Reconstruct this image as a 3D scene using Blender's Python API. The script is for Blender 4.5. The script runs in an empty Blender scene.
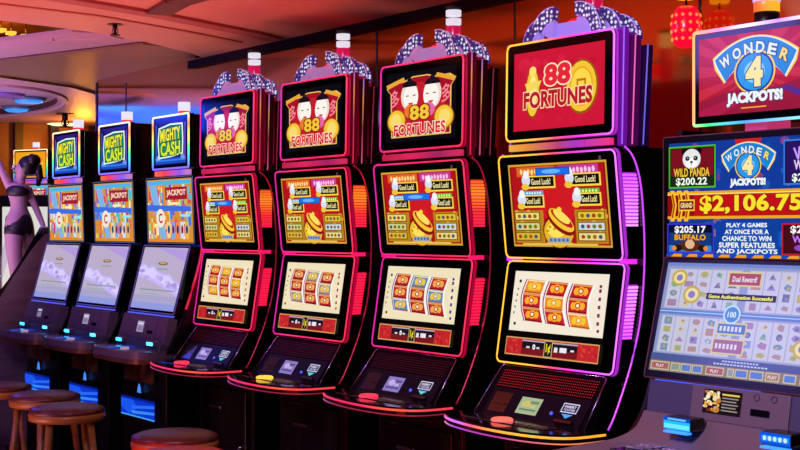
import bpy, bmesh, math, random
from mathutils import Vector, Matrix
random.seed(7)
SC = bpy.context.scene
COL = SC.collection
PI = math.pi
# ------------------------------------------------------------------ camera
F = 1400.0; A = math.radians(34.6); HZ = 229.5; EYE = 1.4
ca, sa = math.cos(A), math.sin(A)
cam_d = bpy.data.cameras.new('camera'); cam = bpy.data.objects.new('camera', cam_d); COL.objects.link(cam)
cam.location = (0, 0, EYE)
cam.rotation_euler = (PI/2, 0, math.atan2(ca, sa))
cam_d.sensor_width = 36; cam_d.lens = 36*F/800; cam_d.shift_y = 4.5/800
cam_d.clip_start = .05; cam_d.clip_end = 100
SC.camera = cam
def atz(px, py, z):            # where the sight line through a pixel meets a level plane
    Z = F*(z-EYE)/(HZ-py); R = (px-400)/F*Z
    return (-ca*Z+sa*R, sa*Z+ca*R)
def atZ(px, py, Z):
    R = (px-400)/F*Z
    return (-ca*Z+sa*R, sa*Z+ca*R, EYE+(HZ-py)*Z/F)

# ------------------------------------------------------------------ materials
def lin(h):
    h = h.lstrip('#'); o = []
    for i in (0, 2, 4):
        c = int(h[i:i+2], 16)/255
        o.append(c/12.92 if c <= .04045 else ((c+.055)/1.055)**2.4)
    return (*o, 1)
_M = {}
def mat(name, col='#101010', rough=.5, metal=0, emit=None, es=1.0, coat=0, spec=None):
    if name in _M: return _M[name]
    m = bpy.data.materials.new(name); m.use_nodes = True
    b = m.node_tree.nodes['Principled BSDF']
    b.inputs['Base Color'].default_value = lin(col)
    b.inputs['Roughness'].default_value = rough
    b.inputs['Metallic'].default_value = metal
    if coat: b.inputs['Coat Weight'].default_value = coat; b.inputs['Coat Roughness'].default_value = .05
    if spec is not None: b.inputs['Specular IOR Level'].default_value = spec
    if emit:
        b.inputs['Emission Color'].default_value = lin(emit); b.inputs['Emission Strength'].default_value = es
    _M[name] = m
    return m
def scr(h, s=1.0):             # a lit pixel colour of a display, behind glass
    return mat('display_%s_%.2f' % (h.lstrip('#'), s), '#030303', .12, 0, h, s, spec=.08)
def glow(h, s=2.0):
    return mat('light_%s_%.2f' % (h.lstrip('#'), s), '#303030', .3, 0, h, s)
def nodes_of(m): return m.node_tree.nodes, m.node_tree.links
def ramp_light(name, stops, axis='X', lo=-.3, hi=.3, s=2.0):   # colour-changing LED strip
    if name in _M: return _M[name]
    m = mat(name, '#303030', .3); n, l = nodes_of(m); b = n['Principled BSDF']
    tc = n.new('ShaderNodeTexCoord'); sep = n.new('ShaderNodeSeparateXYZ'); mr = n.new('ShaderNodeMapRange'); cr = n.new('ShaderNodeValToRGB')
    l.new(tc.outputs['Object'], sep.inputs[0]); l.new(sep.outputs[axis], mr.inputs['Value'])
    mr.inputs['From Min'].default_value = lo; mr.inputs['From Max'].default_value = hi
    l.new(mr.outputs[0], cr.inputs[0])
    e = cr.color_ramp.elements
    while len(e) < len(stops): e.new(.5)
    for el, (p, c) in zip(e, stops): el.position = p; el.color = lin(c)
    l.new(cr.outputs[0], b.inputs['Emission Color']); b.inputs['Emission Strength'].default_value = s
    return m
def led_dots(name, c1, c2, scale=70, s=1.6):
    if name in _M: return _M[name]
    m = mat(name, '#181028', .25); n, l = nodes_of(m); b = n['Principled BSDF']
    tc = n.new('ShaderNodeTexCoord'); v = n.new('ShaderNodeTexVoronoi'); cr = n.new('ShaderNodeValToRGB')
    v.inputs['Scale'].default_value = scale; v.inputs['Randomness'].default_value = .55
    l.new(tc.outputs['Object'], v.inputs['Vector']); l.new(v.outputs['Distance'], cr.inputs[0])
    e = cr.color_ramp.elements; e[0].position = .24; e[0].color = lin(c1); e[1].position = .42; e[1].color = lin(c2)
    l.new(cr.outputs[0], b.inputs['Emission Color']); b.inputs['Emission Strength'].default_value = s
    return m
def noisy(name, c1, c2, scale=3, rough=.6, stretch=(1, 1, 1), metal=0, bump=0, coords='Object', det=4, spec=None):
    if name in _M: return _M[name]
    m = mat(name, c1, rough, metal, spec=spec); n, l = nodes_of(m); b = n['Principled BSDF']
    tc = n.new('ShaderNodeTexCoord'); mp = n.new('ShaderNodeMapping'); nz = n.new('ShaderNodeTexNoise'); cr = n.new('ShaderNodeValToRGB')
    mp.inputs['Scale'].default_value = stretch
    nz.inputs['Scale'].default_value = scale; nz.inputs['Detail'].default_value = det
    l.new(tc.outputs[coords], mp.inputs[0]); l.new(mp.outputs[0], nz.inputs['Vector']); l.new(nz.outputs['Fac'], cr.inputs[0])
    e = cr.color_ramp.elements; e[0].position = .35; e[0].color = lin(c1); e[1].position = .68; e[1].color = lin(c2)
    l.new(cr.outputs[0], b.inputs['Base Color'])
    if bump:
        bp = n.new('ShaderNodeBump'); bp.inputs['Strength'].default_value = bump; bp.inputs['Distance'].default_value = .01
        l.new(nz.outputs['Fac'], bp.inputs['Height']); l.new(bp.outputs[0], b.inputs['Normal'])
    return m

BLACK = mat('black_gloss', '#060507', .16, coat=.3)
GLASSD = mat('black_bezel_glass_deep', '#020203', .10, spec=.05)
BLACKM = mat('black_satin', '#060507', .38, spec=.3)
GLASS = mat('black_bezel_glass', '#020203', .08, spec=.16)
CHROME = mat('chrome', '#c8c8d0', .15, 1)
GOLDM = mat('gold_trim', '#c08a3a', .25, 1)
TRIMM = mat('polished_edge_trim', '#c9a6c9', .22, 1)
PANEL = noisy('speaker_panel_black', '#050406', '#09070b', 40, .5, spec=.04)
GREYP = mat('grey_mauve_plastic', '#6b5a66', .42)
GREYD = mat('dark_mauve_plastic', '#47425f', .4)
WOOD = noisy('stool_wood', '#7c5024', '#966632', 5, .35, (1, 1, 6))
LEATHER = noisy('worn_dark_leather', '#3a1614', '#54201c', 30, .42, bump=.15)
MAUVE = noisy('mauve_panel', '#64505f', '#75606e', 4, .45, (1, 1, 8))

# ------------------------------------------------------------------ object helpers
def setp(o, label=None, cat=None, group=None, kind=None):
    if label: o['label'] = label
    if cat: o['category'] = cat
    if group: o['group'] = group
    if kind: o['kind'] = kind
    return o
def thing(name, label, cat, loc=(0, 0, 0), rotz=0, group=None):
    o = bpy.data.objects.new(name, None); COL.objects.link(o); o.empty_display_size = .1
    o.location = loc; o.rotation_euler = (0, 0, rotz)
    return setp(o, label, cat, group)
def obj(name, bm, mats, parent=None, smooth=False, label=None, loc=None):
    me = bpy.data.meshes.new(name)
    bmesh.ops.recalc_face_normals(bm, faces=bm.faces) if getattr(bm, 'fixn', True) is True and name != 'screen' else None
    bm.to_mesh(me); bm.free()
    for m in (mats if isinstance(mats, (list, tuple)) else [mats]): me.materials.append(m)
    if smooth:
        for p in me.polygons: p.use_smooth = True
    o = bpy.data.objects.new(name, me); COL.objects.link(o)
    if parent: o.parent = parent
    if label: o['label'] = label
    if loc: o.location = loc
    return o
def BM(): return bmesh.new()
def box(bm, x0, x1, y0, y1, z0, z1, mi=0, M=None, bev=0):
    r = bmesh.ops.create_cube(bm, size=1)
    vs = r['verts']
    for v in vs:
        v.co = Vector(((x0+x1)/2+v.co.x*(x1-x0), (y0+y1)/2+v.co.y*(y1-y0), (z0+z1)/2+v.co.z*(z1-z0)))
    fs = set(f for v in vs for f in v.link_faces)
    if bev:
        es = set(e for v in vs for e in v.link_edges)
        rr = bmesh.ops.bevel(bm, geom=list(es), offset=bev, segments=2, affect='EDGES', profile=.5)
        vs = list(set(rr['verts'])); fs = set(f for v in vs for f in v.link_faces)
        vs = list(set(v for f in fs for v in f.verts))
    for f in fs: f.material_index = mi
    if M:
        for v in vs: v.co = M @ v.co
    return vs
def prism(bm, pts, axis, a, b, mi=0, M=None):
    """pts in the plane perpendicular to axis; 'x': (y,z), 'y': (x,z), 'z': (x,y)"""
    def P(p, t):
        return {'x': (t, p[0], p[1]), 'y': (p[0], t, p[1]), 'z': (p[0], p[1], t)}[axis]
    A_ = [bm.verts.new(P(p, a)) for p in pts]; B_ = [bm.verts.new(P(p, b)) for p in pts]
    fs = [bm.faces.new(A_), bm.faces.new(B_[::-1])]
    n = len(pts)
    for i in range(n): fs.append(bm.faces.new((A_[i], B_[i], B_[(i+1) % n], A_[(i+1) % n])))
    for f in fs: f.material_index = mi
    if M:
        for v in A_+B_: v.co = M @ v.co
def tube(bm, pts, r, closed=False, seg=6, mi=0, r2=None):
    pts = [Vector(p) for p in pts]; n = len(pts); rings = []
    for i, p in enumerate(pts):
        if closed: d = pts[(i+1) % n]-pts[i-1]
        else: d = pts[min(i+1, n-1)]-pts[max(i-1, 0)]
        d.normalize()
        up = Vector((0, 0, 1)) if abs(d.z) < .95 else Vector((0, 1, 0))
        u = d.cross(up).normalized(); w = u.cross(d)
        rr = r if r2 is None else r+(r2-r)*i/(n-1)
        rings.append([bm.verts.new(p+(u*math.cos(2*PI*k/seg)+w*math.sin(2*PI*k/seg))*rr) for k in range(seg)])
    m = n if closed else n-1
    for i in range(m):
        a, b = rings[i], rings[(i+1) % n]
        # align closed seam
        for k in range(seg):
            f = bm.faces.new((a[k], a[(k+1) % seg], b[(k+1) % seg], b[k])); f.material_index = mi; f.smooth = True
    if not closed:
        bm.faces.new(rings[0][::-1]).material_index = mi; bm.faces.new(rings[-1]).material_index = mi
def lathe(bm, prof, seg=32, c=(0, 0, 0), mi=0, M=None):
    rings = []
    for r, z in prof:
        rings.append([bm.verts.new((c[0]+r*math.cos(2*PI*k/seg), c[1]+r*math.sin(2*PI*k/seg), c[2]+z)) for k in range(seg)])
    for a, b in zip(rings, rings[1:]):
        for k in range(seg):
            f = bm.faces.new((a[k], a[(k+1) % seg], b[(k+1) % seg], b[k])); f.material_index = mi; f.smooth = True
    bm.faces.new(rings[0][::-1]).material_index = mi; bm.faces.new(rings[-1]).material_index = mi
    if M:
        for rg in rings:
            for v in rg: v.co = M @ v.co
def rrect(w, h, r, n=4):
    o = []
    for cx, cy, a0 in ((w/2-r, h/2-r, 0), (-w/2+r, h/2-r, 90), (-w/2+r, -h/2+r, 180), (w/2-r, -h/2+r, 270)):
        for k in range(n+1):
            a = math.radians(a0+90*k/n); o.append((cx+r*math.cos(a), cy+r*math.sin(a)))
    return o

# ------------------------------------------------------------------ writing
_T = {}
def glyphs(s, off=0.0):
    key = (s, off)
    if key in _T: return _T[key]
    cu = bpy.data.curves.new('t', 'FONT'); cu.body = s; cu.size = 1; cu.offset = off; cu.resolution_u = 3
    cu.space_character = 1.05
    o = bpy.data.objects.new('t', cu); COL.objects.link(o)
    dg = bpy.context.evaluated_depsgraph_get(); me = o.evaluated_get(dg).to_mesh()
    vs = [(v.co.x, v.co.y) for v in me.vertices]; fs = [tuple(p.vertices) for p in me.polygons]
    o.evaluated_get(dg).to_mesh_clear(); bpy.data.objects.remove(o); bpy.data.curves.remove(cu)
    _T[key] = (vs, fs)
    return _T[key]
class Art:
    """flat picture shown by a display: u to the right, v down, both 0..1"""
    def __init__(s, W, H): s.W, s.H = W, H; s.bm = BM(); s.mats = []; s.lay = 0; s.dz = .00009
    def mi(s, m):
        if isinstance(m, str): m = scr(m)
        if m not in s.mats: s.mats.append(m)
        return s.mats.index(m)
    def P(s, u, v, d): return ((u-.5)*s.W, -.0008-d, (.5-v)*s.H)
    def poly(s, pts, m, up=True):
        if up: s.lay += 1
        d = s.lay*s.dz
        f = s.bm.faces.new([s.bm.verts.new(s.P(u, v, d)) for u, v in pts]); f.material_index = s.mi(m); f.normal_update()
        if f.normal.y > 0: f.normal_flip()
    def rect(s, u0, v0, u1, v1, m, up=True): s.poly([(u0, v0), (u1, v0), (u1, v1), (u0, v1)], m, up)
    def ell(s, cu, cv, ru, rv, m, n=20, up=True, a0=0, a1=360):
        s.poly([(cu+ru*math.cos(math.radians(a0+(a1-a0)*k/n)), cv-rv*math.sin(math.radians(a0+(a1-a0)*k/n))) for k in range(n+(0 if a1-a0 == 360 else 1))], m, up)
    def frame(s, u0, v0, u1, v1, t, m):
        s.lay += 1; tv = t*s.W/s.H
        for r in ((u0, v0, u1, v0+tv), (u0, v1-tv, u1, v1), (u0, v0+tv, u0+t, v1-tv), (u1-t, v0+tv, u1, v1-tv)): s.rect(*r, m, up=False)
    def text(s, t, cu, cv, h, m, w=None, out=None, ow=.06, bold=.02, rot=0, maxw=None, shear=0):
        """h: cap height in v; w: total width in u"""
        vs, fs = glyphs(t, bold)
        if not vs: return
        xs = [a for a, b in vs]; ys = [b for a, b in vs]; x0, x1, y0, y1 = min(xs), max(xs), min(ys), max(ys)
        hh = h*s.H/(y1-y0); ww = (w*s.W/(x1-x0)) if w else hh
        if maxw and ww*(x1-x0) > maxw*s.W: ww = maxw*s.W/(x1-x0)
        for o, mm in (((ow, out),) if out else ())+((None, m),):
            V, Fs = (vs, fs) if o is None else glyphs(t, bold+o)
            s.lay += 1; d = s.lay*s.dz; k = s.mi(mm); nv = []
            for a, b in V:
                X = (a-(x0+x1)/2)*ww; Y = (b-(y0+y1)/2)*hh
                X += shear*Y
                X, Y = X*math.cos(rot)-Y*math.sin(rot), X*math.sin(rot)+Y*math.cos(rot)
                p = s.P(cu, cv, d); nv.append(s.bm.verts.new((p[0]+X, p[1], p[2]+Y)))
            for f in Fs:
                try: q = s.bm.faces.new([nv[i] for i in f])
                except ValueError: continue
                q.material_index = k; q.normal_update()
                if q.normal.y > 0: q.normal_flip()
    def arc_text(s, t, cu, cv, R, a0, a1, h, w, m, out=None, ow=.05):
        """letters on an arc; R in metres; angles from a0 (left) to a1 (right), degrees"""
        n = len(t)
        for i, ch in enumerate(t):
            a = math.radians(a0+(a1-a0)*(i/(n-1)))
            u = cu+R*math.cos(a)/s.W; v = cv-R*math.sin(a)/s.H
            s.text(ch, u, v, h, m, w if ch != 'I' else w*.35, out, ow, rot=a-PI/2)
    def done(s, name, parent, M):
        for v in s.bm.verts: v.co = M @ v.co
        return obj(name, s.bm, s.mats, parent)

# ------------------------------------------------------------------ pictures
GOLD, GOLD2, RED, DRED, CREAM = '#f6c63a', '#c8861a', '#d8202e', '#8c0d18', '#f6ecd2'
def pot(a, cu, cv, s):
    def rell(x, y, rx, ry, rot, m, n=20):
        k = a.W/a.H; c_, s_ = math.cos(rot), math.sin(rot)
        a.poly([(x+rx*math.cos(2*PI*i/n)*c_-ry*math.sin(2*PI*i/n)*s_, y+(rx*math.cos(2*PI*i/n)*s_+ry*math.sin(2*PI*i/n)*c_)*k) for i in range(n)], m)
    k = a.W/a.H
    rell(cu, cv+.02*s, .135*s, .10*s, 0, '#7a0c10'); rell(cu, cv+.03*s, .125*s, .09*s, 0, '#e8b428'); rell(cu-.02*s, cv+.01*s, .08*s, .045*s, 0, '#ffe25a')
    a.rect(cu-.09*s, cv+.09*s, cu+.09*s, cv+.135*s, '#8ea4c8'); a.rect(cu-.11*s, cv+.135*s, cu+.11*s, cv+.165*s, '#d8b050')
    for i in range(5): a.ell(cu-.07*s+i*.035*s, cv+.112*s, .011*s, .016*s, '#4a5f9a', 8)
    rell(cu+.025*s, cv-.065*s, .125*s, .055*s, .5, '#8a1010'); rell(cu+.03*s, cv-.085*s, .115*s, .045*s, .5, '#f4c838'); rell(cu+.035*s, cv-.10*s, .10*s, .026*s, .5, '#b82018'); rell(cu+.035*s, cv-.12*s, .075*s, .026*s, .5, '#ffe060')
    a.ell(cu+.02*s, cv-.185*s, .020*s, .03*s, '#ffd84a')
    for x_, y_ in ((-.07, -.02), (-.03, .0), (-.09, .02)): a.ell(cu+x_*s, cv+y_*s, .012*s, .014*s, '#c88a14', 8)
def top_art_faces(W, H):
    a = Art(W, H); a.rect(0, 0, 1, 1, '#0b0a14')
    # scroll-topped red sign with gold edge
    pts = [(.10, .92), (.08, .30), (.02, .22), (.10, .16), (.28, .14), (.40, .09), (.60, .09), (.72, .13), (.90, .12), (.98, .18), (.92, .28), (.92, .92)]
    a.poly([(.5+(u-.5)*1.04, .5+(v-.5)*1.04) for u, v in pts], '#f2c55a'); a.poly(pts, '#a31226')
    a.poly([(.16, .88), (.15, .34), (.5, .16), (.86, .32), (.86, .88)], '#c41c2e')
    for sx in (-1, 1):
        c = .5+sx*.37
        a.text('多', c, .37, .26, '#ff8a9a', .13, bold=.01)
        a.ell(.5+sx*.34, .70, .14, .17, '#b06a10'); a.ell(.5+sx*.34, .695, .125, .155, GOLD); a.ell(.5+sx*.35, .69, .08, .10, '#f9dc70')
        a.poly([(.5+sx*.48, .22), (.5+sx*.22, .12), (.5+sx*.24, .07), (.5+sx*.50, .16)], '#e9a83a')
    # two plain festival masks, dark caps over pale ovals
    for cx, tilt in ((.37, -.02), (.66, .02)):
        a.ell(cx+tilt, .35, .125, .21, '#e9d9cf'); a.ell(cx, .37, .108, .18, '#fff6ee')
        a.ell(cx+tilt, .22, .11, .09, '#16101c', 16, a0=0, a1=180); a.ell(cx+tilt, .13, .035, .045, '#1a1424')
        a.rect(cx-.07, .34, cx-.03, .355, '#33202a'); a.rect(cx+.03, .34, cx+.07, .355, '#33202a', up=False)
        a.ell(cx, .45, .035, .03, '#c8303c', 12, a0=180, a1=360)
    a.ell(.37, .57, .09, .1, '#f07a2a'); a.ell(.63, .57, .09, .1, '#e86aa0')
    a.text('88', .5, .60, .21, GOLD, .28, out='#7a0d14', ow=.06, bold=.035)
    a.text('FORTUNES', .5, .83, .165, '#e22230', .74, out='#fff2dc', ow=.045, bold=.03)
    return a
def top_art_red(W, H):
    a = Art(W, H); a.rect(0, 0, 1, 1, '#cf1636')
    for i in range(60):
        u, v = random.uniform(.09, .91), random.uniform(.11, .89); r = random.uniform(.02, .08)
        a.ell(u, v, r, r*1.2, random.choice(['#d61d3c', '#c41230', '#da2444', '#c8183a']), 8, up=False)
    a.lay += 2
    a.ell(.22, .53, .085, .32, '#8f4a08'); a.ell(.22, .525, .075, .30, GOLD); a.ell(.225, .5, .045, .2, '#ffe98a'); a.poly([(.13, .40), (.32, .38), (.29, .47), (.16, .5)], '#f7d95c'); a.ell(.22, .25, .04, .06, '#ffe36a')
    a.ell(.765, .52, .175, .335, '#9a560c'); a.ell(.76, .515, .16, .31, GOLD); a.ell(.76, .515, .125, .245, '#f2a91c'); a.ell(.76, .515, .11, .22, '#ffd94a')
    a.frame(.71, .42, .81, .61, .018, '#c07a12')
    a.text('88', .5, .325, .27, '#e8283a', .29, out='#ffe9c2', ow=.05, bold=.05)
    a.text('FORTUNES', .5, .62, .215, '#b81a30', .76, out='#ffe0a8', ow=.05, bold=.045)
    return a
def mid_art(W, H, flip=0, banner='#1d6fe8'):
    a = Art(W, H); a.rect(0, 0, 1, 1, '#8a1010'); a.frame(0, 0, 1, 1, .014, '#d9a637'); a.rect(.03, .03, .97, .97, '#b3141c')
    a.ell(.5, .45, .2, .3, '#d01a22'); a.rect(.03, .56, .34, .955, '#b8841c'); a.rect(.66, .56, .97, .955, '#b8841c', up=False)
    for k in range(12): a.ell(.06+.025*k if k < 6 else .5+.03*k+.13, .58+.06*(k % 5), .02, .03, '#d8a83a', 8, up=(k == 0))
    for cx in (.29, .72):
        a.rect(cx-.2, .035, cx+.2, .15, '#e2641c' if cx < .5 else '#c83a96')
        [a.ell(cx-.15+.038*k, .092+.008*(k % 2), .015, .035, '#ffd98a' if cx < .5 else '#ffc0ee', 8, up=(k == 0)) for k in range(9)]
    def lucky(cx, cy, w):
        a.rect(cx-w/2-.015, cy-.072, cx+w/2+.015, cy+.082, '#ffd94e'); a.rect(cx-w/2, cy-.055, cx+w/2, cy+.06, '#1a0c08')
        a.text('Good Luck!', cx, cy, .075, '#fff3b0', w*.74, bold=.02)
        a.ell(cx-w/2-.02, cy-.02, .045, .075, '#d9dff2'); a.ell(cx-w/2-.015, cy-.085, .03, .05, '#f4f4ff'); a.ell(cx-w/2-.03, cy+.06, .04, .04, '#f2c63a')
    lucky(.34, .215, .27); lucky(.79, .205, .27)
    a.rect(.16, .325, .36, .375, '#4ea4d8'); a.rect(.70, .315, .92, .37, '#58b82e'); [a.ell(.19+.028*k, .35, .011, .016, '#dff4ff', 6, up=(k == 0)) for k in range(6)]; [a.ell(.73+.032*k, .343, .011, .018, '#e4ff90', 6, up=(k == 0)) for k in range(6)]
    lucky(.25, .445, .2); lucky(.82, .435, .2)
    for r, v in enumerate((.63, .755, .875)):
        for cx in (.175, .825):
            c = ['#f0d878', '#e7c23e', '#cfd48a', '#c9dbe2', '#dfb63a', '#ecd98c'][(r*2+(cx > .5)) % 6]
            a.rect(cx-.135, v-.052, cx+.135, v+.052, '#7a4a0c'); a.rect(cx-.125, v-.042, cx+.125, v+.04, c)
            for k in range(4): a.ell(cx-.085+k*.056, v, .02, .025, ['#9a6a10', '#3c5a78', '#a8401a', '#6b7a18'][(k+r) % 4], 8)
    pot(a, .5, .78, 1.2)
    a.rect(.12, .955, .88, .975, '#e9c657')
    v0 = .05 if not flip else .30
    a.rect(.31, v0, .66, v0+.095, '#0d3f9e'); a.rect(.32, v0+.012, .65, v0+.085, banner); a.ell(.47, v0+.048, .10, .026, '#66b4ff', 12)
    return a
def low_art(W, H, pal, k=0):
    """three curved reels on cream paper above a red meter bar"""
    a = Art(W, H); a.rect(0, 0, 1, 1, '#080608')
    a.rect(.015, 0, .985, .70, '#f4ead6' if k == 0 else '#f0e2bc')
    if k:
        for i in range(14): a.ell(random.choice([random.uniform(.06, .22), random.uniform(.8, .94)]), random.uniform(.08, .62), .05, .05, random.choice(['#f2e0b0', '#ecd496', '#f6ead0']), 10, up=False)
    a.lay += 1
    tv, bv = .09, .58
    def curve(c, t):              # left-bulging edge
        return c-.05*math.sin(PI*t)
    for j, c in enumerate((.165, .41, .66)):
        w = .188; n = 10
        L = [(curve(c, i/n)+.02*(i/n), tv+(bv-tv)*i/n+.05*j*.3) for i in range(n+1)]
        R = [(p[0]+w, p[1]+.01) for p in L]
        a.poly([(u-.022, v) for u, v in L]+[(u+.02, v) for u, v in R[::-1]], '#8f8578' if j == 9 else '#fdfaf4')
        a.poly([(u-.02, v) for u, v in L]+[(u-.008, v) for u, v in L[::-1]], pal[3])
        rows = 3
        for r in range(rows):
            i0, i1 = r*n/rows, (r+1)*n/rows
            def at(t, E_):
                i = min(int(t), n-1); fr = t-i
                return (E_[i][0]+(E_[i+1][0]-E_[i][0])*fr, E_[i][1]+(E_[i+1][1]-E_[i][1])*fr)
            q = [at(i0+.03, L), at(i0+.03, R), at(i1-.03, R), at(i1-.03, L)]
            c1 = pal[0] if (r+j*2+k) % 3 else pal[1]
            a.poly(q, c1)
            cu = sum(p[0] for p in q)/4; cv = sum(p[1] for p in q)/4
            c2 = pal[2] if c1 == pal[0] else GOLD
            a.poly([(q[0][0]+.004, q[0][1]+.006), (q[1][0]-.004, q[1][1]+.006), (q[1][0]-.004, q[1][1]+.022), (q[0][0]+.004, q[0][1]+.022)], '#e8a040' if c1 == pal[0] else '#f4e0b0'); a.poly([(q[3][0]+.004, q[3][1]-.02), (q[2][0]-.004, q[2][1]-.02), (q[2][0]-.004, q[2][1]-.006), (q[3][0]+.004, q[3][1]-.006)], '#7a1018' if c1 == pal[0] else '#a8501c'); a.ell(cu-.045, cv, .026, .042, c2); a.ell(cu+.045, cv, .026, .042, c2, up=False); a.ell(cu, cv-.004, .038, .05, c2); a.ell(cu, cv-.004, .026, .034, c1); a.ell(cu, cv-.004, .015, .02, '#fff2c0')
    for r in range(5): a.rect(.915+.003*r, .17+r*.09, .94+.003*r, .21+r*.09, pal[3]); a.rect(.075-.004*r, .2+r*.07, .09-.004*r, .225+r*.07, '#7a6a50')
    for (u, v) in ((.1, .12), (.09, .62), (.93, .14), (.95, .63)): a.ell(u, v, .014, .02, '#2a2018' if u < .5 else pal[3], 8)
    # meter bar
    a.rect(.02, .775, .985, .985, '#d8a860'); a.rect(.027, .788, .978, .972, '#c4262c')
    for i in range(26):
        u = random.choice([random.uniform(.04, .17), random.uniform(.80, .96)]); v = random.uniform(.81, .95)
        a.ell(u, v, .012, .018, random.choice(['#e24a3a', '#a8141c']), 6, up=False)
    a.rect(.20, .80, .775, .96, '#1c1420'); a.rect(.205, .89, .77, .955, '#7a1820'); a.rect(.20, .80, .775, .815, '#b8a8c0')
    a.rect(.437, .785, .523, .975, '#c8b070'); a.rect(.445, .795, .515, .965, '#14142a'); a.text('1¢', .48, .88, .12, '#ffe02a', .045, bold=.03)
    a.text('0', .33, .872, .06, '#ffffff', .03, bold=.04); a.rect(.25, .87, .285, .89, '#e0e0f0'); a.rect(.36, .87, .39, .89, '#e0e0f0'); a.text('88', .56, .88, .06, '#ffffff', .035, bold=.04)
    a.rect(.60, .85, .67, .905, '#f0e8f8'); a.rect(.71, .865, .745, .885, '#f0e8f8')
    return a
def cash_top(W, H, hue=0):
    a = Art(W, H); a.rect(0, 0, 1, 1, '#141048')
    a.poly([(.05, 0), (.95, 0), (.8, .16), (.2, .14)], '#2c1c7a'); a.rect(.04, .84, .96, .97, '#1a4fc8'); a.ell(.12, .84, .08, .06, '#8aa4e8'); a.ell(.88, .84, .07, .06, '#7a9ae0')
    a.rect(.04, .88, .96, .91, '#3a86f0'); a.rect(.04, .1, .08, .84, '#3858c8'); a.rect(.92, .1, .96, .84, '#6a4ac8')
    p = [(.17, .2), (.5, .13), (.84, .14), (.86, .45), (.85, .75), (.5, .80), (.17, .82), (.14, .5)]
    a.poly([(.5+(u-.5)*1.1, .49+(v-.49)*1.1) for u, v in p], '#e8fff0'); a.poly(p, '#0e6a5a'); a.poly([(.5+(u-.5)*.9, .49+(v-.49)*.9) for u, v in p], '#128a70')
    a.text('MIGHTY', .5, .33, .28, '#f7ee28', .62, out='#08342c', ow=.05, bold=.04, rot=.04)
    a.text('CASH', .5, .64, .30, '#d8f02c', .60, out='#08342c', ow=.05, bold=.04, rot=.02)
    return a
def cash_mid(W, H, seed):
    rnd = random.Random(seed); a = Art(W, H); a.rect(0, 0, 1, 1, '#d8903a')
    for i in range(130):
        c = rnd.choice(['#f8c85a', '#f0703a', '#3a7ee0', '#c8e4fa', '#e0386a', '#fbeea0', '#7a5ad0', '#48c0e0', '#f8f0e0', '#a8d060'])
        u, v = rnd.uniform(0, .94), rnd.uniform(.02, .92); w = rnd.uniform(.015, .06)
        a.rect(max(u, .01), v, min(u+w, .99), min(v+rnd.uniform(.04, .22), .98), c, up=(i % 8 == 0))
    a.rect(.02, .02, .98, .09, '#4fb6e4')
    a.poly([(.06, .1), (.22, .1), (.42, .95), (.3, .95)], '#7fb4e8'); a.poly([(.0, .40), (.98, .44), (.98, .52), (.0, .5)], '#3f6ee2')
    a.rect(.42, .13, .9, .33, '#a81a34'); a.text('JACKPOT', .66, .23, .12, '#ffe9c8', .42, bold=.03)
    a.ell(.3, .62, .1, .15, '#f0e8d8'); a.text('C', .3, .62, .16, '#c82030', .09, bold=.03)
    for k in range(5):
        a.rect(.44+k*.1, .68, .52+k*.1, .94, ['#f2d2a0', '#7aa8e8', '#f08858', '#c8e0f8', '#e8b850'][k]); a.ell(.48+k*.1, .8, .026, .07, ['#304070', '#902028', '#203a80', '#803010', '#28406a'][k], 10)
    a.rect(.5, .37, .72, .41, '#fff0b0'); a.rect(.76, .56, .96, .6, '#7ff0ff'); a.rect(.01, .95, .99, .99, '#e88a20')
    return a
def cash_low(W, H, seed):  # lavender wash and pale band are ceiling reflections painted into the picture
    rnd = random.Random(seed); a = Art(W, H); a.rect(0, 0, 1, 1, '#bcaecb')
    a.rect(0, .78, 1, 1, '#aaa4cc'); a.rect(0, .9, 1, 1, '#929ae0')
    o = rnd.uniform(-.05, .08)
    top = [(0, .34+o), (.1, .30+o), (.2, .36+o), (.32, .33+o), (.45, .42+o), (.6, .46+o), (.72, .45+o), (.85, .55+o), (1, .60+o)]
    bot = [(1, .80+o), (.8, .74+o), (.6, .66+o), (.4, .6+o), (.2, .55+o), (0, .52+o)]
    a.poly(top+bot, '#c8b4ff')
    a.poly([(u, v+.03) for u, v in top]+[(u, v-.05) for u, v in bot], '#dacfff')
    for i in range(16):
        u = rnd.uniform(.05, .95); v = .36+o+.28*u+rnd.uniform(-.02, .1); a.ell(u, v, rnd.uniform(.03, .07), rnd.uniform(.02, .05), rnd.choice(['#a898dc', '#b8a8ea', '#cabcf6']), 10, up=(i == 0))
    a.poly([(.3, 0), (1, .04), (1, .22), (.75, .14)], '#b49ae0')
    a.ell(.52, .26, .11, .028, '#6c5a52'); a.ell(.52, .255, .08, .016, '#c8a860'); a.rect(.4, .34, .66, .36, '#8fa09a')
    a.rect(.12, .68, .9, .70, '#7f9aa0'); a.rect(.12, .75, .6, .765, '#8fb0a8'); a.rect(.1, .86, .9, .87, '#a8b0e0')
    return a
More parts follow.
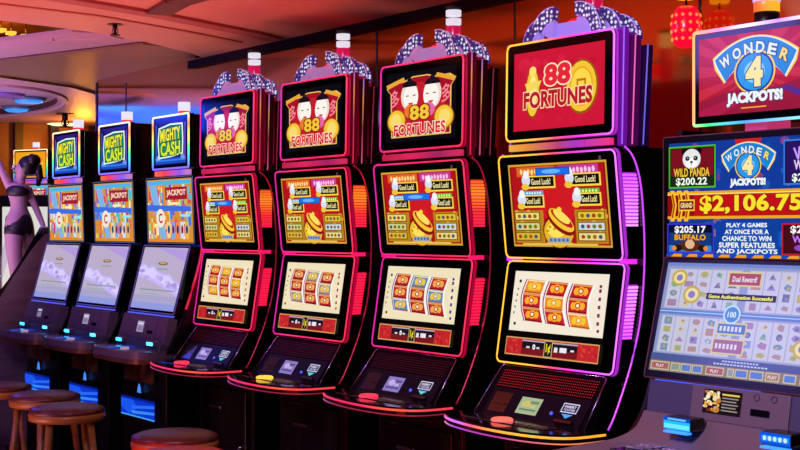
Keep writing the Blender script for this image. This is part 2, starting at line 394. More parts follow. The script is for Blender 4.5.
def wonder_logo(a, cu, cv, s, sv):
    """s: logo half-width in u of the banner; sv: logo half-height in v"""
    for g, c in ((.045, '#ffd23a'), (.015, '#e8f6ff'), (-.01, '#1a86d8')):
        n = 16; top, bot = [], []
        for k in range(n+1):
            t = -1+2*k/n; top.append((cu+t*s*(1+g), cv-sv*(.98+g-.55*t*t)))
            bot.append((cu+t*s*(1+g)*.72, cv-sv*(.34-g-.62*t*t)))
        a.poly(top+[(cu+s*(1+g*1.5)*.93, cv-sv*(.18-g))]+bot[::-1]+[(cu-s*(1+g*1.5)*.93, cv-sv*(.18-g))], c)
    for r, c in ((1.0, '#ffd23a'), (.92, '#0f3f9e'), (.83, '#2a9ae8'), (.5, '#8ad0fa')): a.ell(cu, cv+.06*sv, s*.50*r, sv*.66*r, c, 28)
    for i, ch in enumerate('WONDER'):
        t = -1+2*i/5; t *= .80
        a.text(ch, cu+t*s*.90, cv-sv*(.66-.50*t*t), .34*sv, '#e4f0ff' if i < 5 else '#ffd86a', s*(.26 if i in (0,) else .21), '#14406a', .05, bold=.04, rot=-t*.55)
    a.text('4', cu, cv+.06*sv, .90*sv, '#ffe9a0', s*.42, out='#0f3f9e', ow=.03, bold=.06)
    a.text('JACKPOTS!', cu, cv+.84*sv, .42*sv, '#f2f8ff', s*1.36, out='#0c2a66', ow=.05, bold=.07)
def wonder_top(W, H):
    a = Art(W, H); a.rect(0, 0, 1, 1, '#b8162c')
    for k in range(18):
        t0 = 2*PI*k/18; t1 = t0+.17
        pts = [(.5, .5)]
        for t in (t0, t1): pts.append((min(max(.5+.9*math.cos(t), 0), 1), min(max(.5+.9*math.sin(t), 0), 1)))
        a.poly(pts, '#cc2a3c', up=(k == 0))
    a.poly([(0, .82), (.3, .70), (.7, .70), (1, .6), (1, 1), (0, 1)], '#9a1838'); a.poly([(.0, .93), (.35, .78), (.5, .78), (.2, 1), (0, 1)], '#b01c48'); a.poly([(.72, .72), (.8, .7), (1, .86), (1, .95)], '#5a2a8a')
    wonder_logo(a, .505, .47, .36, .42)
    a.rect(.39, .93, .61, .945, '#ffb02a')
    return a
def wonder_mid(W, H):
    a = Art(W, H); a.rect(0, 0, 1, 1, '#123a9a')
    for i in range(80):
        a.ell(random.uniform(.02, .98), random.uniform(.03, .97), random.uniform(.01, .03), random.uniform(.02, .04), random.choice(['#1a55c8', '#f2a81a', '#0e2a7a', '#d8482a', '#2a7ae0']), 8, up=False)
    a.lay += 1
    def card(u0, v0, u1, v1, edge, bg):
        a.rect(u0, v0, u1, v1, edge); a.rect(u0+.008, v0+.015, u1-.008, v1-.015, '#101018'); a.rect(u0+.014, v0+.025, u1-.014, v1-.025, bg)
    card(.0, .03, .30, .40, '#4fb81e', '#7a1020'); card(.70, .03, 1, .40, '#3a7ae8', '#2a1460')
    # panda head
    a.rect(.014, .29, .286, .38, '#182818')
    a.ell(.15, .285, .09, .07, '#181818', 16)
    for sx in (-1, 1): a.ell(.15+sx*.046, .075, .019, .03, '#0c0c0c')
    a.ell(.15, .145, .058, .088, '#e8e8ea'); a.ell(.15, .18, .035, .045, '#ffffff')
    for sx in (-1, 1): a.ell(.15+sx*.026, .14, .014, .021, '#141414'); a.ell(.15+sx*.024, .137, .004, .006, '#c8c8c8', 8)
    a.ell(.15, .172, .010, .010, '#111111', 10); a.rect(.148, .18, .152, .2, '#333333')
    a.text('WILD PANDA', .15, .262, .075, '#f6c83a', .23, out='#4a1008', ow=.05, bold=.03)
    a.text('$200.22', .15, .345, .075, '#f2fff0', .20, out='#0c3010', ow=.05, bold=.03)
    a.text('WILD', .84, .14, .12, '#c8a0ff', .16, out='#3a1080', ow=.05, bold=.03, rot=.15); a.text('WOLVES', .85, .24, .08, '#e8d0ff', .18, out='#3a1080', ow=.05, bold=.03)
    a.text('$261.38', .85, .345, .075, '#f2fff0', .20, out='#0c2050', ow=.05, bold=.03)
    a.poly([(.42, .0), (.58, .0), (.55, .12), (.45, .12)], '#c8202a')
    wonder_logo(a, .5, .215, .155, .185)
    # grand bar
    a.rect(.0, .43, 1, .67, '#f2a818'); a.rect(.0, .455, 1, .645, '#8a0c10'); a.rect(.17, .46, .90, .64, '#c01018'); a.rect(0, .45, 1, .46, '#ffe27a')
    for sx in (0, 1):
        for k in range(3):
            u = .03+.045*k if sx == 0 else .97-.045*k
            a.poly([(u-.012, .42), (u+.014, .42), (u+.03*(1-2*sx), .55), (u+.014, .69), (u-.012, .69), (u+.006, .55)], '#ffc02a'); a.poly([(u-.004, .45), (u+.006, .45), (u+.02*(1-2*sx), .55), (u+.006, .66), (u-.004, .66), (u+.01, .55)], '#a82010')
    for cx in (.125, .90):
        a.rect(cx-.052, .50, cx+.052, .60, '#ffd23a'); a.rect(cx-.046, .512, cx+.046, .588, '#7a0c10'); a.text('GRAND', cx, .55, .045, '#ffe9a0', .076, bold=.03)
    a.text('$2,106.75', .51, .548, .165, '#ffe12e', .60, out='#6a0808', ow=.03, bold=.04)
    card(.0, .71, .30, .97, '#3a3ae0', '#123a7a'); card(.70, .71, 1, .97, '#c01828', '#4a0a18')
    a.rect(.014, .72, .286, .79, '#0a1030'); a.text('$205.17', .15, .765, .07, '#ffffff', .2, out='#0c1850', ow=.05, bold=.03)
    a.text('BUFFALO', .15, .83, .05, '#ffb020', .2, out='#4a1808', ow=.05, bold=.03)
    a.rect(.014, .9, .286, .955, '#2a8ac8'); a.ell(.15, .905, .07, .05, '#5a2a14'); a.ell(.15, .89, .03, .04, '#e8b890')
    for sx in (-1, 1): a.ell(.15+sx*.08, .925, .03, .03, '#281008'); a.ell(.15+sx*.1, .925, .014, .02, '#f08a30')
    a.text('$245.91', .85, .765, .07, '#ffffff', .2, out='#500818', ow=.05, bold=.03); a.text('WICKED', .86, .84, .06, '#c878ff', .2, out='#280840', ow=.05, bold=.03)
    a.ell(.86, .91, .09, .035, '#8a4ac8'); a.poly([(.8, .9), (.93, .88), (.9, .93)], '#ff9a3a')
    a.rect(.315, .69, .685, .97, '#0f3f9e'); a.poly([(.32, .97), (.40, .70), (.60, .70), (.68, .97)], '#1a56c0')
    for i, (t, w) in enumerate((('PLAY 4 GAMES', .24), ('AT ONCE FOR A', .26), ('CHANCE TO WIN', .29), ('SUPER FEATURES', .33), ('AND JACKPOTS', .36))):
        a.text(t, .5, .725+i*.056, .036+.003*i, '#f4faff', w, out='#0a2258', ow=.04, bold=.035)
    a.rect(0, .975, 1, 1, '#f0a020')
    for k in range(10): a.poly([(k*.1, .975), (k*.1+.05, .975), (k*.1+.03, 1), (k*.1-.0, 1)], '#1a4ac0', up=(k == 0))
    return a
def wonder_low(W, H):
    rnd = random.Random(5); a = Art(W, H); a.rect(0, 0, 1, 1, '#8d98c6')
    a.rect(0, 0, 1, .03, '#6f86cc'); a.rect(0, .43, 1, .475, '#5f7cc8'); a.rect(0, .445, 1, .455, '#9ccaf2')
    cols = ['#b8a860', '#8498cc', '#a880a0', '#80b088', '#ccc6a0', '#9a84c0', '#7690b0', '#b88a78', '#66749a']
    for q, (u0, v0, v1) in enumerate(((.02, .05, .425), (.52, .05, .425), (.02, .485, .83), (.52, .485, .83))):
        a.rect(u0, v0, u0+.46, v1, '#a4a6cc')
        for c in range(5):
            x0 = u0+.006+c*.0905; a.rect(x0, v0+.01, x0+.084, v1-.01, '#c4c4dc', up=(c == 0))
        for c in range(5):
            x0 = u0+.006+c*.0905
            for r in range(4):
                cy = v0+.01+(v1-v0-.02)*(r+.5)/4; k = rnd.randrange(len(cols))
                w_ = rnd.uniform(.018, .03); h_ = rnd.uniform(.022, .034); sh_ = rnd.randrange(4); up_ = (c == 0 and r == 0)
                if sh_ == 0: a.ell(x0+.042, cy, w_, h_, cols[k], 10, up=up_)
                elif sh_ == 1: a.rect(x0+.042-w_, cy-h_, x0+.042+w_, cy+h_, cols[k], up=up_)
                elif sh_ == 2: a.poly([(x0+.042-w_, cy+h_), (x0+.042, cy-h_), (x0+.042+w_, cy+h_)], cols[k], up=up_)
                else: a.poly([(x0+.042-w_, cy), (x0+.042-w_*.3, cy-h_), (x0+.042+w_, cy-h_*.5), (x0+.042+w_*.8, cy+h_), (x0+.042-w_*.5, cy+h_*.7)], cols[k], up=up_)
                a.lay += 1; a.ell(x0+.042+rnd.uniform(-.006, .006), cy+rnd.uniform(-.01, .01), .010, .014, cols[(k+3) % len(cols)], 8, up=False); a.lay -= 1
        a.lay += 1
    for (u, v, r) in ((.095, .14, .05), (.19, .29, .055), (.885, .7, .055), (.33, .86, .0)):
        if r: a.ell(u, v, r, r*1.5, '#c4a83a'); a.ell(u, v, r*.75, r*1.1, '#e8dc9a'); a.ell(u, v, r*.4, r*.6, '#8a7ac0')
    for (u0, v0, u1, v1, c, t) in ((.40, .07, .60, .20, '#a84a52', 'Dual Reward!'), (.38, .52, .56, .63, '#4a78b8', 'BONUS'), (.37, .66, .56, .80, '#a06a90', 'GAMES')):
        a.rect(u0, v0, u1, v1, '#d8c88a'); a.rect(u0+.008, v0+.014, u1-.008, v1-.014, c); a.text(t, (u0+u1)/2, (v0+v1)/2, .05, '#f0eaf6', (u1-u0)*.72, bold=.02) if t[0] == 'D' else [a.rect(u0+.02+k*.023, (v0+v1)/2-.022, u0+.034+k*.023, (v0+v1)/2+.022, '#dcd6ea', up=(k == 0)) for k in range(int((u1-u0-.03)/.023))]
    a.ell(.46, .45, .052, .085, '#b8dcf4'); a.ell(.46, .45, .042, .068, '#4a86c8'); a.text('100', .46, .45, .05, '#e8f4ff', .05, bold=.02)
    a.rect(.285, .268, .70, .325, '#161408'); a.text('Game Authentication Successful', .49, .297, .032, '#ffff3a', .38, bold=.03)
    a.rect(0, .84, 1, .905, '#4c5894'); [a.rect(.45+k*.018, .852, .463+k*.018, .866, '#b8c2ea', up=(k == 0)) for k in range(12)]; [a.rect(.40+k*.02, .878, .415+k*.02, .892, '#b8c2ea', up=(k == 0)) for k in range(16)]
    a.rect(0, .905, 1, 1, '#8d7a6a')
    for k, (u0, u1, c) in enumerate(((.01, .13, '#a8606a'), (.14, .20, '#8a9a90'), (.205, .27, '#5a7fd0'), (.275, .34, '#5a7fd0'), (.36, .47, '#a8606a'), (.49, .53, '#8a9ab0'), (.535, .61, '#5a7fd0'), (.62, .70, '#5a7fd0'), (.71, .79, '#a08070'), (.81, .88, '#5a7fd0'), (.90, .99, '#a8606a'))):
        a.rect(u0, .915, u1, .99, '#cfc09a', up=(k == 0)); a.lay += 1; a.rect(u0+.006, .925, u1-.006, .98, c, up=False); a.lay -= 1
    a.lay += 2
    for u in (.07, .415, .75): a.text('PLAY', u, .953, .028, '#f0e0d8', .05, bold=.02)
    return a
def far_art(W, H):
    a = Art(W, H); a.rect(0, 0, 1, 1, '#f2a01e'); a.ell(.5, .5, .42, .42, '#f8c84a')
    a.poly([(.30, .95), (.28, .5), (.36, .35), (.44, .55), (.58, .3), (.66, .5), (.7, .95)], '#6a3a9a'); a.ell(.8, .35, .08, .13, '#e87020')
    return a

# ------------------------------------------------------------------ display units
def tiltM(cy, cz, ang, cx=0): return Matrix.Translation((cx, cy, cz)) @ Matrix.Rotation(ang, 4, 'X')
def display(root, name, W, H, M, art, light, bez=(.075, .08, .925, .92), rad=.02, th=.035, lit_side=None, r=.0035, label=None, face=None):
    """M maps the display's own frame (front face at y=0, facing -y) to the cabinet's frame"""
    bm = BM(); pts = rrect(W, H, rad); prism(bm, pts, 'y', 0, th, 0, M)
    d = obj(name, bm, face or GLASS, root, label=label)
    bm = BM(); tube(bm, [M @ Vector((x, -.001, z)) for x, z in rrect(W-.002, H-.002, rad)], r, True, 6, 0)
    if lit_side is not None:
        o1 = rrect(W+.006, H+.006, rad+.003); n = len(o1)
        a_ = [bm.verts.new(M @ Vector((x, .004, z))) for x, z in o1]; b_ = [bm.verts.new(M @ Vector((x, th-.004, z))) for x, z in o1]
        for i in range(n): bm.faces.new((a_[i], b_[i], b_[(i+1) % n], a_[(i+1) % n])).material_index = 1
        obj('light_strip', bm, [light, lit_side], d)
    else: obj('light_strip', bm, light, d)
    if art:
        u0, v0, u1, v1 = bez; aw, ah = (u1-u0)*W, (v1-v0)*H
        A_ = art(aw, ah)
        A_.done('screen', d, M @ Matrix.Translation((((u0+u1)/2-.5)*W, 0, (.5-(v0+v1)/2)*H)))
    return d
def edge_outline(pts, n=4):   # smooth a (y,z) profile
    out = []
    P_ = [pts[0]]+list(pts)+[pts[-1]]
    for i in range(1, len(P_)-2):
        for k in range(n):
            t = k/n; p0, p1, p2, p3 = P_[i-1], P_[i], P_[i+1], P_[i+2]
            out.append(tuple(.5*((2*p1[j])+(-p0[j]+p2[j])*t+(2*p0[j]-5*p1[j]+4*p2[j]-p3[j])*t*t+(-p0[j]+3*p1[j]-3*p2[j]+p3[j])*t**3) for j in (0, 1)))
    out.append(pts[-1]); return out
def pie(bm, cx, cz, r0, r1, a0, a1, y0, y1, mi=0, n=10, ex=1.0):
    pts = [(cx+r1*ex*math.cos(math.radians(a0+(a1-a0)*k/n)), cz+r1*math.sin(math.radians(a0+(a1-a0)*k/n))) for k in range(n+1)]
    if r0 > 0: pts += [(cx+r0*ex*math.cos(math.radians(a1+(a0-a1)*k/n)), cz+r0*math.sin(math.radians(a1+(a0-a1)*k/n))) for k in range(n+1)]
    else: pts.append((cx, cz))
    prism(bm, pts, 'y', y0, y1, mi)
def signal_light(root, x, y, z0, z1, r, lens='#d81458', cap='#e6e0f0', ls=.75):
    bm = BM(); lathe(bm, [(r, 0), (r, z1-z0-.07), (r*.95, z1-z0-.066)], 16, (x, y, z0))
    s = obj('signal_light', bm, mat('signal_red_%s' % lens, '#600010', .2, emit=lens, es=ls), root, label='red lit candle light with white bands')
    for k in range(2):
        bm = BM(); zz = z1-.060+k*.032; lathe(bm, [(r*1.02, 0), (r*1.02, .022)], 16, (x, y, zz)); obj('lamp_band', bm, glow(cap, .95), s)
    bm = BM(); lathe(bm, [(r*.9, 0), (r*.9, .008), (r*1.05, .008), (r*1.05, .014)], 16, (x, y, z1-.004)); obj('cap', bm, BLACKM, s)
    return s

def fortune_machine(x, label, P, art_top, art_low, zc=0):
    """tall three-display cabinet; P: palette of its LEDs"""
    t = thing('slot_machine', label, 'slot machine', (x, 3.10, 0), 0, 'fortune slot machines along the wall')
    # body
    front = edge_outline([(-.13, .755), (-.09, .80), (-.04, .90), (.0, 1.0), (.035, 1.13), (.05, 1.30), (.045, 1.45), (.03, 1.56), (.0, 1.63), (-.035, 1.66)])
    bm = BM()
    for s in (-1, 1):
        prism(bm, front+[(.50, 1.66), (.50, .755)], 'x', s*.288, s*.303)
    box(bm, -.287, .287, .06, .50, .78, 1.655)
    obj('cabinet', bm, BLACK, t)
    bm = BM(); box(bm, -.27, .27, -.05, .50, .12, .735, bev=.006); box(bm, -.255, .255, .0, .5, 0, .12)
    box(bm, -.30, .30, -.04, .50, .735, .755)
    b = obj('base_cabinet', bm, BLACKM, t)
    bm = BM(); box(bm, -.22, .22, -.062, -.05, .20, .66, bev=.004); d = obj('door', bm, BLACK, b)
    bm = BM(); box(bm, -.12, .0, -.075, -.062, .56, .575, bev=.003); obj('handle', bm, CHROME, d); bm = BM(); lathe(bm, [(.012, 0), (.012, .01)], 12, (0, 0, 0), M=Matrix.Translation((.17, -.062, .40)) @ Matrix.Rotation(PI/2, 4, 'X')); obj('lock', bm, CHROME, d)
    for s in (-1, 1): bm = BM(); box(bm, s*.272, s*.278, -.045, -.03, .06, .735); obj('gold_edge', bm, mat('dull_gold', '#6a4826', .35, 1), b)
    for s in (-1, 1):
        bm = BM(); tube(bm, [(s*.305, y, z) for y, z in front], .0028, False, 6); obj('edge_trim', bm, P['edge'], t, label='thin lit trim along the cabinet edge')
    # displays
    Mt = tiltM(-.045, 1.868, math.radians(-1)); Mm = tiltM(-.045, 1.477, math.radians(6)); Ml = tiltM(-.045, 1.118, math.radians(-9))
    display(t, 'top_display', .535, .332, Mt, art_top, P['strip'], (.075, .10, .92, .90), lit_side=P['side'], th=.020, r=P.get('r', .0035))
    dm = display(t, 'middle_display', .583, .352, Mm, lambda W, H: mid_art(W, H, 0 if P is not None and P.get('violet') else 1), P['strip'], (.085, .09, .925, .885), lit_side=P['side'], th=.022, r=.003, face=GLASSD)
    bm = BM(); box(bm, .215, .225, -.002, 0, .145, .158, M=Mm); obj('sensor', bm, mat('grey_sensor', '#555560', .4), dm)
    display(t, 'lower_display', .583, .352, Ml, art_low, P['strip'], (.07, .10, .90, .93), lit_side=P['side'], th=.022, r=.003, face=GLASSD)
    # glowing ledge under the top display
    bm = BM()
    for k, (x0, x1) in enumerate(((-.25, -.13), (-.12, .0), (.01, .13), (.14, .25))):
        box(bm, x0, x1, -.05, -.02, 1.668, 1.690, 0)
    box(bm, -.255, .255, -.03, .12, 1.655, 1.70, 1)
    obj('ledge', bm, [P['ledge'], BLACK], t, label='row of coloured lit blocks')
    # top box with stepped illuminated columns at its sides
    bm = BM(); box(bm, -.256, .256, -.023, .085, 1.70, 2.03, bev=.004); tb = obj('top_box', bm, P['box'], t)
    for s in (-1, 1):
        for k, (y0, y1, zt) in enumerate(((-.020, .002, 2.04), (.018, .044, 2.015), (.060, .084, 1.985))):
            xx = .260+.006*k
            bm = BM(); pts = [(s*(xx-.004), 1.665), (s*(xx+.016), 1.665), (s*(xx+.026+.006*k), zt), (s*(xx-.004), zt)]
            prism(bm, pts, 'y', y0, y1); c = obj('side_column', bm, P['col'][k], t)
            bm = BM(); tube(bm, [(s*(xx+.018), y0-.001, 1.67), (s*(xx+.028+.006*k), y0-.001, zt)], .0022); obj('column_light', bm, P['line'][k], c)
    # side lamps, ribbed
    for s in (-1, 1):
        for z0, z1 in ((1.41, 1.58), (1.055, 1.225)):
            bm = BM(); n = 15
            for i in range(n):
                za = z0+(z1-z0)*i/n; zb = z0+(z1-z0)*(i+.62)/n
                yo = .0 if z0 > 1.3 else -.028+.06*((za-z0)/(z1-z0))*.5
                box(bm, s*.275, s*(.294), yo-.018, yo+.034, za, zb, 0)
                box(bm, s*.275, s*(.2915), yo-.018, yo+.034, zb, z0+(z1-z0)*(i+1)/n, 1)
            obj('side_lamp', bm, [P['lamp'], P['lamp2']], t, label='ribbed glowing side lamp')
    for s in (-1, 1): bm = BM(); box(bm, s*.27, s*.293, -.025, .03, 1.291, 1.306); obj('joint_light', bm, P['joint'], t)
    # control panel
    Mc = Matrix.Translation((0, -.118, .862)) @ Matrix.Rotation(math.radians(-36), 4, 'X')
    bm = BM(); pts = [(-.28, -.125), (.28, -.125), (.262, .085), (.25, .09), (-.25, .09), (-.262, .085)]
    prism(bm, pts, 'y', 0, .03, 0, Mc); cp = obj('control_panel', bm, PANEL, t)
    bm = BM(); tube(bm, [Mc @ Vector((-.28, -.002, -.125)), Mc @ Vector((-.262, -.002, .08)), Mc @ Vector((-.25, -.002, .089))], .0018); tube(bm, [Mc @ Vector((.28, -.002, -.125)), Mc @ Vector((.262, -.002, .08)), Mc @ Vector((.25, -.002, .089))], .0018); tube(bm, [Mc @ Vector((-.25, -.002, .089)), Mc @ Vector((.25, -.002, .089))], .0012)
    obj('panel_trim', bm, TRIMM, cp)
    bm = BM()
    for r in range(7):
        for c in range(44):
            u = -.235+c*.0109; box(bm, u, u+.0028, -.0015, 0, .010+r*.0098, .0125+r*.0098, M=Mc)
    obj('speaker_grille', bm, P['grille'], cp, label='speaker grille of small glowing dots')
    bm = BM(); box(bm, -.235, .25, -.003, 0, -.112, .000, M=Mc, bev=.001); st = obj('player_plate', bm, mat('plate_navy', '#0a0a18', .4, spec=.08), cp)
    a = Art(.105, .062); a.rect(0, 0, 1, 1, P['info'][0]); a.ell(.35, .4, .2, .2, P['info'][1]); a.rect(.5, .2, .9, .35, P['info'][2]); a.rect(.1, .68, .9, .8, P['info'][2]); a.rect(.55, .45, .8, .6, P['info'][1])
    a.done('player_screen', st, Mc @ Matrix.Translation((-.02, -.0035, -.052)))
    a = Art(.075, .055); a.frame(0, 0, 1, .62, .05, '#d8d4ff'); a.text('INSERT', .5, .22, .16, '#efeaff', .7, bold=.03); a.text('VOUCHER', .5, .42, .16, '#d0c8ff', .72, bold=.03); a.poly([(.15, .72), (.85, .72), (.5, 1.0)], P['arrow'])
    a.done('ticket_sign', st, Mc @ Matrix.Translation((.172, -.0035, -.048)))
    bm = BM(); box(bm, .132, .217, -.012, -.003, -.096, -.084, M=Mc, bev=.002); obj('ticket_slot', bm, BLACK, st)
    bm = BM(); lathe(bm, [(.006, 0), (.006, .004)], 12, M=Mc @ Matrix.Translation((.10, -.003, -.065)) @ Matrix.Rotation(PI/2, 4, 'X')); obj('blue_button', bm, glow('#3a5cff', 1.2), st)
    bm = BM(); box(bm, -.215, -.125, -.004, -.003, -.09, -.015, M=Mc); box(bm, -.205, -.14, -.006, -.004, -.06, -.054, M=Mc); obj('bill_slot', bm, BLACK, st)
    # button deck: a curved shelf with a lit lip
    half = edge_outline([(-.315, -.15), (-.315, -.255), (-.285, -.295), (-.18, -.335), (0, -.362), (.18, -.355), (.29, -.315), (.33, -.25), (.33, -.14)], 3)
    bm = BM(); prism(bm, half+[(.30, -.05), (-.30, -.05)], 'z', .735, .768); [setattr(v.co, 'z', v.co.z+.012) for v in bm.verts]; dk = obj('button_deck', bm, mat('deck_black', '#120c12', .12, coat=.5), t)
    bm = BM(); tube(bm, [(x, y-.001, .769) for x, y in half], .0042); L = obj('light_strip', bm, P['deck'], dk)
    bm = BM(); tube(bm, [(x, y-.002, .751) for x, y in half], .0022); obj('lower_lip', bm, P['deck2'], dk)
    bm = BM(); box(bm, -.21, .21, -.29, -.18, .780, .783, bev=.001); plate = obj('button_plate', bm, mat('deck_plate', '#2a1a20', .1, coat=.6), dk)
    bm = BM(); lathe(bm, [(.036, 0), (.036, .006), (.03, .010)], 20, M=Matrix.Translation((-.02, -.265, .783)) @ Matrix.Scale(1, 4)); obj('spin_button', bm, glow(P['spin'], 1.3), plate)
    for k in range(4):
        bm = BM(); box(bm, .06+k*.035, .085+k*.035, -.275, -.25, .783, .787, bev=.001); obj('button', bm, glow('#6a4a3a', .35), plate)
    # fan-shaped topper
    tp_bm = BM(); prism(tp_bm, [(-.085, 2.03), (.065, 2.03), (.068, 2.092), (-.082, 2.092)], 'y', .012, .03); box(tp_bm, -.24, .24, -.01, .08, 2.028, 2.04)
    tp = obj('topper', tp_bm, [P['fan']], t, label='fan-shaped lit topper')
    for cx, a0, a1, dy, sh, dz, R in ((-.075, 84, 152, -.005, 0, 0, .110), (-.145, 100, 178, .005, 0, -.010, .090), (.055, 8, 96, -.005, 0, 0, .112), (.125, 0, 88, .03, 0, -.012, .100), (.18, 0, 85, .06, 0, -.028, .088)):
        bm = BM(); pie(bm, cx+sh, 2.035+dz, 0, R*.58, a0, a1, dy, dy+.02); fn = obj('fan', bm, P['fan'], tp)
        bm = BM(); pie(bm, cx+sh, 2.035+dz, R*.62, R, a0, a1, dy-.006, dy+.02); obj('led_band', bm, P['leds'], fn)
        bm = BM(); pts = [(cx+sh+R*1.015*math.cos(math.radians(a0+(a1-a0)*k/10)), dy-.004, 2.035+dz+R*1.015*math.sin(math.radians(a0+(a1-a0)*k/10))) for k in range(11)]
        tube(bm, pts, .002); obj('rim_light', bm, P['rim'], fn)
    bm = BM(); lathe(bm, [(.055, 0), (.05, .03), (.03, .05), (.005, .058)], 20, (-.03, .07, 2.055)); obj('dome', bm, mat('red_dome', '#c01020', .2, emit='#ff1030', es=.8), tp)
    signal_light(t, .035, .085, 2.03, P.get('ct', 2.237), .029)
    return t

PINKS = ramp_light('pink_led_strip', [(0, '#d8149a'), (.25, '#ff2a78'), (.6, '#ff1458'), (1, '#ff2c50')], s=1.25)
PINKD = ramp_light('pink_led_deck', [(0, '#ff3a50'), (.35, '#e02040'), (.6, '#ff2060'), (.85, '#ff6030'), (1, '#ff3050')], lo=-.35, hi=.35, s=1.1)
PK = dict(strip=PINKS, side=mat('pink_acrylic', '#40000f', .25, emit='#d80a48', es=.55), ledge=ramp_light('pink_ledge', [(0, '#c01430'), (.4, '#ff2060'), (.7, '#b81868'), (1, '#ff3060')], s=.7),
          edge=mat('red_edge_trim', '#a03048', .25, .8, emit='#a81c44', es=.30),
          box=mat('red_black_box', '#5a0818', .2, emit='#a80a38', es=.35), col=[mat('col_red', '#400a14', .2, .3, emit='#a01030', es=.16), mat('col_dark', '#1a080c', .2, .3, emit='#500818', es=.12), mat('col_black', '#120608', .2)],
          line=[ramp_light('column_line_a', [(0, '#ff2050'), (.5, '#c82a60'), (.8, '#ff9a40'), (1, '#b060e0')], 'Z', 1.66, 2.04, .9), ramp_light('column_line_b', [(0, '#ff60a0'), (.4, '#8a3030'), (.7, '#e8a050'), (1, '#8a60ff')], 'Z', 1.66, 2.04, .8), glow('#a02a48', .5)], lamp=ramp_light('lamp_red', [(0, '#ff1444'), (.35, '#ff2a2a'), (.7, '#ff8a1a'), (1, '#ff3a20')], 'Z', 1.40, 1.59, 1.2), lamp2=ramp_light('lamp_red_gap', [(0, '#e01040'), (.5, '#d82020'), (.8, '#f05a10'), (1, '#e03018')], 'Z', 1.40, 1.59, .75),
          joint=mat('joint_pink', '#50000f', .2, emit='#ff1a68', es=1.0), grille=mat('grille_dark_red', '#180406', .4, emit='#7a1420', es=.45), info=('#8a7ac0', '#c0b0e8', '#5a4a8a'), arrow='#5ad0e0',
          deck=PINKD, deck2=ramp_light('pink_lip', [(0, '#a878e8'), (.3, '#d02860'), (1, '#c01838')], lo=-.35, hi=.35, s=.6), spin='#ff3050',
          fan=mat('fan_lavender', '#8a6a98', .3, emit='#b080b8', es=.55), leds=led_dots('leds_white', '#e8e4ff', '#33206a', 62, 1.0), rim=glow('#e890c0', .7))
GR = ramp_light('amber_to_magenta_strip', [(0, '#ffb820'), (.30, '#ffb030'), (.48, '#ff5060'), (.62, '#ff30b0'), (.8, '#e840ff'), (1, '#e070ff')], s=1.6)
PP = dict(PK); PP.update(violet=True, strip=GR, side=ramp_light('amber_to_magenta_side', [(0, '#d88a10'), (.4, '#c04040'), (.7, '#c018a0'), (1, '#c02ae8')], s=.75),
          ledge=ramp_light('multi_ledge', [(0, '#f0c030'), (.25, '#e88a28'), (.5, '#c03a70'), (.65, '#a82ac0'), (1, '#ff2a60')], s=.95),
          edge=mat('violet_edge_trim', '#a040b0', .25, .8, emit='#b040d8', es=1.5), box=mat('violet_box', '#30082a', .2, emit='#8a10a8', es=.35),
          col=[mat('col_violet', '#3a0c40', .2, .3, emit='#8a18c8', es=.5), mat('col_pink', '#300c30', .2, .3, emit='#7a0f80', es=.25), mat('col_violet2', '#140820', .2, emit='#3a1070', es=.15)],
          line=[glow('#a060ff', 1.1), glow('#ff70c0', .9), glow('#7a70ff', .8)], lamp=ramp_light('lamp_violet', [(0, '#d828e8'), (.5, '#f0a8ff'), (1, '#c848f8')], 'Z', 1.02, 1.59, 1.5), lamp2=mat('lamp_violet_dark', '#30004a', .3, emit='#b030e8', es=1.0),
          joint=mat('joint_magenta', '#50004f', .2, emit='#f02af0', es=1.2), grille=mat('grille_red', '#200406', .4, emit='#d02024', es=1.0), info=('#a8b890', '#d0c070', '#6a8a70'), arrow='#58a8f8',
          deck=ramp_light('amber_deck', [(0, '#ff5a40'), (.25, '#c860ff'), (.42, '#ff5a70'), (.55, '#ff9a30'), (.8, '#ffb030'), (1, '#ffa020')], lo=-.35, hi=.35, s=1.35),
          deck2=ramp_light('amber_lip', [(0, '#ff9a30'), (.25, '#b050f0'), (.6, '#d830b0'), (1, '#ff8a30')], lo=-.35, hi=.35, s=1.0), spin='#ff6a5a',
          fan=mat('fan_violet', '#7a6ab8', .3, emit='#9a80e0', es=.60), rim=glow('#c890ff', .9))
R3 = [('#c01e28', '#d8902a', '#f2b84a', '#b02a88'), ('#b01c28', '#9a9498', '#f0a860', '#a82a50'), ('#b8202c', '#5a86b8', '#f0a850', '#3a3a90'), ('#c4202c', '#f08a2a', '#ffb02a', '#8a1a60')]
names = ['fortune slot machine furthest from camera, its top screen edge reflecting blue, beside the cash machines',
         'pink-lit fortune slot machine second from the cash machines, two pale masks on its top screen',
         'pink-lit fortune slot machine directly left of the amber and magenta lit one',
         'amber and magenta lit fortune slot machine with plain red top screen and gold coin']
for k in range(4):
    xc = -3.51-.784*(3-k)
    P = dict(PP if k == 3 else PK)
    if k == 1: P['spin'] = '#ffc840'
    if k == 3: P['ct'] = 2.24
    fortune_machine(xc, names[k], P, top_art_red if k == 3 else top_art_faces, (lambda kk: (lambda W, H: low_art(W, H, R3[kk], 0 if kk == 3 else 1)))(k))

